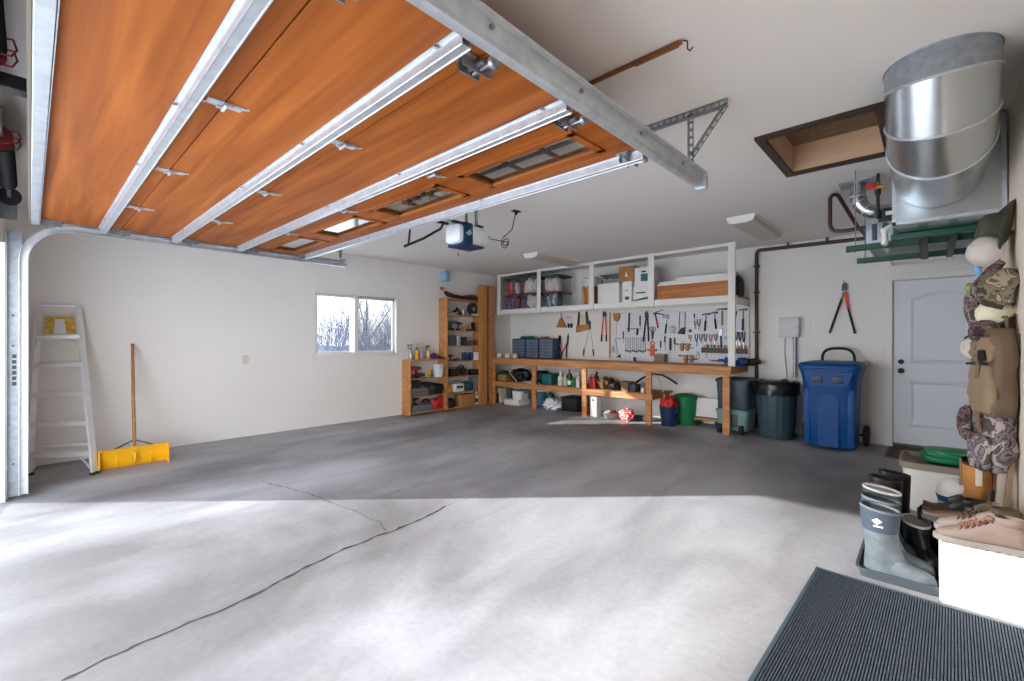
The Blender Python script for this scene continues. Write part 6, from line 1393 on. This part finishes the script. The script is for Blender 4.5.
sk = T('camo_gloves', 'plum camouflage scarf draped in front of the caps down to the backpack', 'scarf', at(985, 290, Y=3.62))
so_ = Vector(sk.location)
def rp(u, v, X): return at(u, v, Y=3.70-(u-968)*.003)-so_
MB().tube([rp(1002, 262, .20), rp(993, 270, .17), rp(981, 284, .15), rp(972, 298, .14), rp(972, 312, .14), rp(977, 328, .145), rp(984, 338, .15)], [.018, .028, .033, .036, .034, .032, .028], 12).build('drape', M_camop, sk, smooth=1.2)
MB().blob(rp(971, 288, .13), (.05, .05, .06), .2, 3, 4).build('green_patch', mat('lime_fleece', srgb(140, 150, 70), .9), sk, smooth=1.2)
tag(MB().blob((0, 0, 0), (.03, .04, .09), .2, 3, 9).build('light_blue_cloth', M_lblue, loc=at(978, 269, Y=3.72)), 'small light blue cloth tag peeking out below the white cap', 'cloth')
capthing('baseball_cap', 'cream cap hanging under the camouflage cap', 995, 314, 3.62, .070, M_creamcl, (.2, math.radians(-40), .4))
capthing('baseball_cap', 'dark plum camouflage cap right above the tan backpack', 986, 333, 3.56, .062, M_camop, (.3, math.radians(-60), .5))
capthing('cloth_hat', 'white cloth hat pinched between the backpack and the entry door', 977, 348, 3.74, .062, M_whitecl, (.0, math.radians(-85), .6), bill=False)
# backpack
bp0 = at(994, 331, X=.20); bpk = T('backpack', 'tan canvas backpack with a large front pocket hanging from the coat rack', 'backpack', (.318, 3.58, .895), math.radians(18)); bpk.scale = (.74, .84, 1)
def soft(cx_, cy_, z0_, w_, d_, h_, seed, amp=.03, p=.55, n=28):
    rs = []
    for i in range(9):
        t_ = i/8; k_ = (1-abs(2*t_-1)**3.2)*.22+.78; 
        rs.append([(cx_+x*k_+amp*.5*noise.noise(Vector((x*9, y*9+seed, t_*4))), cy_+y*k_+amp*noise.noise(Vector((y*8, x*8+seed, t_*4+3))), z0_+h_*t_) for x, y, _ in rr(d_/2, w_/2, 0, n, p)])
    return rs
MB().loft(soft(-.095, 0, 0, .32, .17, .47, 1, .05)).build('main_bag', M_canvas2, bpk, smooth=1.2)
MB().loft(soft(-.165, -.02, .02, .27, .07, .25, 4)).build('front_pocket', M_canvas, bpk, smooth=1.2)
MB().loft(soft(-.16, -.02, .29, .26, .06, .13, 6)).build('upper_pocket', M_canvas, bpk, smooth=1.2)
MB().tube([(-.20, -.15, .28), (-.20, -.05, .285), (-.20, .10, .275)], .006, 6).tube([(-.21, -.14, .43), (-.22, 0, .435), (-.20, .12, .42)], .006, 6).build('zip', M_bb, bpk)
MB().tube([(-.05, -.06, .46), (-.05, -.05, .53), (-.05, .05, .53), (-.05, .06, .46)], .010, 6).build('haul_loop', M_canvas2, bpk)
MB().box((-.20, -.05, .27), (.012, .03, .14), (0, .1, .2), .004).build('compression_strap', M_canvas2, bpk)
MB().box((-.205, -.10, .325), (.03, .05, .06), None, .01).build('buckle', M_bb, bpk)
MB().tube([(-.02, -.14, .44), (-.01, -.165, .25), (-.01, -.165, .0), (.0, -.15, -.18), (.0, -.15, -.24)], [.014]*5, 6).build('shoulder_strap', M_olive, bpk)
cb_ = T('camo_bag', 'grey camouflage bag with an outer pocket hanging below the tan backpack', 'bag', (.315, 3.60, .60), math.radians(18)); cb_.scale = (.80, .85, .95)
MB().loft(soft(-.085, 0, 0, .30, .15, .34, 11, .045)).build('main_bag', M_camog, cb_, smooth=1.2)
MB().loft(soft(-.160, -.01, .0, .25, .05, .20, 13, .03)).build('front_pocket', M_camog, cb_, smooth=1.2)
MB().blob((-.16, .16, .24), (.09, .12, .20), .15, 2, 15).build('side_pouch', M_camop, cb_, smooth=1.2)
MB().tube([(-.205, -.12, .20), (-.21, 0, .205), (-.20, .11, .20)], .006, 6).tube([(-.17, -.06, .21), (-.185, -.05, .30), (-.16, -.04, .37)], .014, 6).build('strap', M_canvas2, cb_)
tag(MB().box((0, 0, 0), (.02, .05, .42), (0, .06, 0), .006).build('hanging_strap', M_canvas, loc=(RX-.03, 3.53, .62)), 'loose tan webbing strap hanging along the right wall below the backpack', 'strap')
# ================= CAMERA, LIGHT =================
cam = bpy.data.cameras.new('camera'); co = bpy.data.objects.new('camera', cam); C.objects.link(co)
cam.sensor_fit = 'HORIZONTAL'; cam.sensor_width = 36; cam.lens = F/1024*36; cam.clip_start = .02; cam.clip_end = 300
co.location = (0, 0, CH); co.rotation_euler = (PI/2, 0, YAW)
bpy.context.scene.camera = co
sc = bpy.context.scene
sl = bpy.data.lights.new('sun', 'SUN'); sl.energy = 7.0; sl.angle = math.radians(.55); sl.color = (.985, .99, 1.0)
so = bpy.data.objects.new('sun', sl); C.objects.link(so)
el = math.radians(18.2); sd = Vector((.711*math.cos(el), .703*math.cos(el), -math.sin(el)))
so.rotation_euler = (-sd).to_track_quat('Z', 'Y').to_euler()
wd = bpy.data.worlds.new('world'); sc.world = wd; wd.use_nodes = True; nt = wd.node_tree; bg = nt.nodes['Background']
tc = nt.nodes.new('ShaderNodeTexCoord'); sx = nt.nodes.new('ShaderNodeSeparateXYZ'); rp = nt.nodes.new('ShaderNodeValToRGB')
rp.color_ramp.elements[0].position = .0; rp.color_ramp.elements[0].color = (1.68, 1.70, 1.72, 1)
e_ = rp.color_ramp.elements.new(.28); e_.color = (.86, .93, 1, 1)
rp.color_ramp.elements[1].position = .6; rp.color_ramp.elements[1].color = (.62, .77, 1, 1)
nt.links.new(tc.outputs['Generated'], sx.inputs[0]); nt.links.new(sx.outputs['Z'], rp.inputs[0]); nt.links.new(rp.outputs[0], bg.inputs[0])
bg.inputs[1].default_value = 3.1
vs = sc.view_settings; vs.view_transform = 'Standard'; vs.look = 'None'; vs.exposure = 0.68; vs.gamma = 1; vs.use_curve_mapping = False
sc.cycles.max_bounces = 10; sc.cycles.diffuse_bounces = 6; sc.cycles.transparent_max_bounces = 12
sc.cycles.use_denoising = True; sc.cycles.sample_clamp_indirect = 6
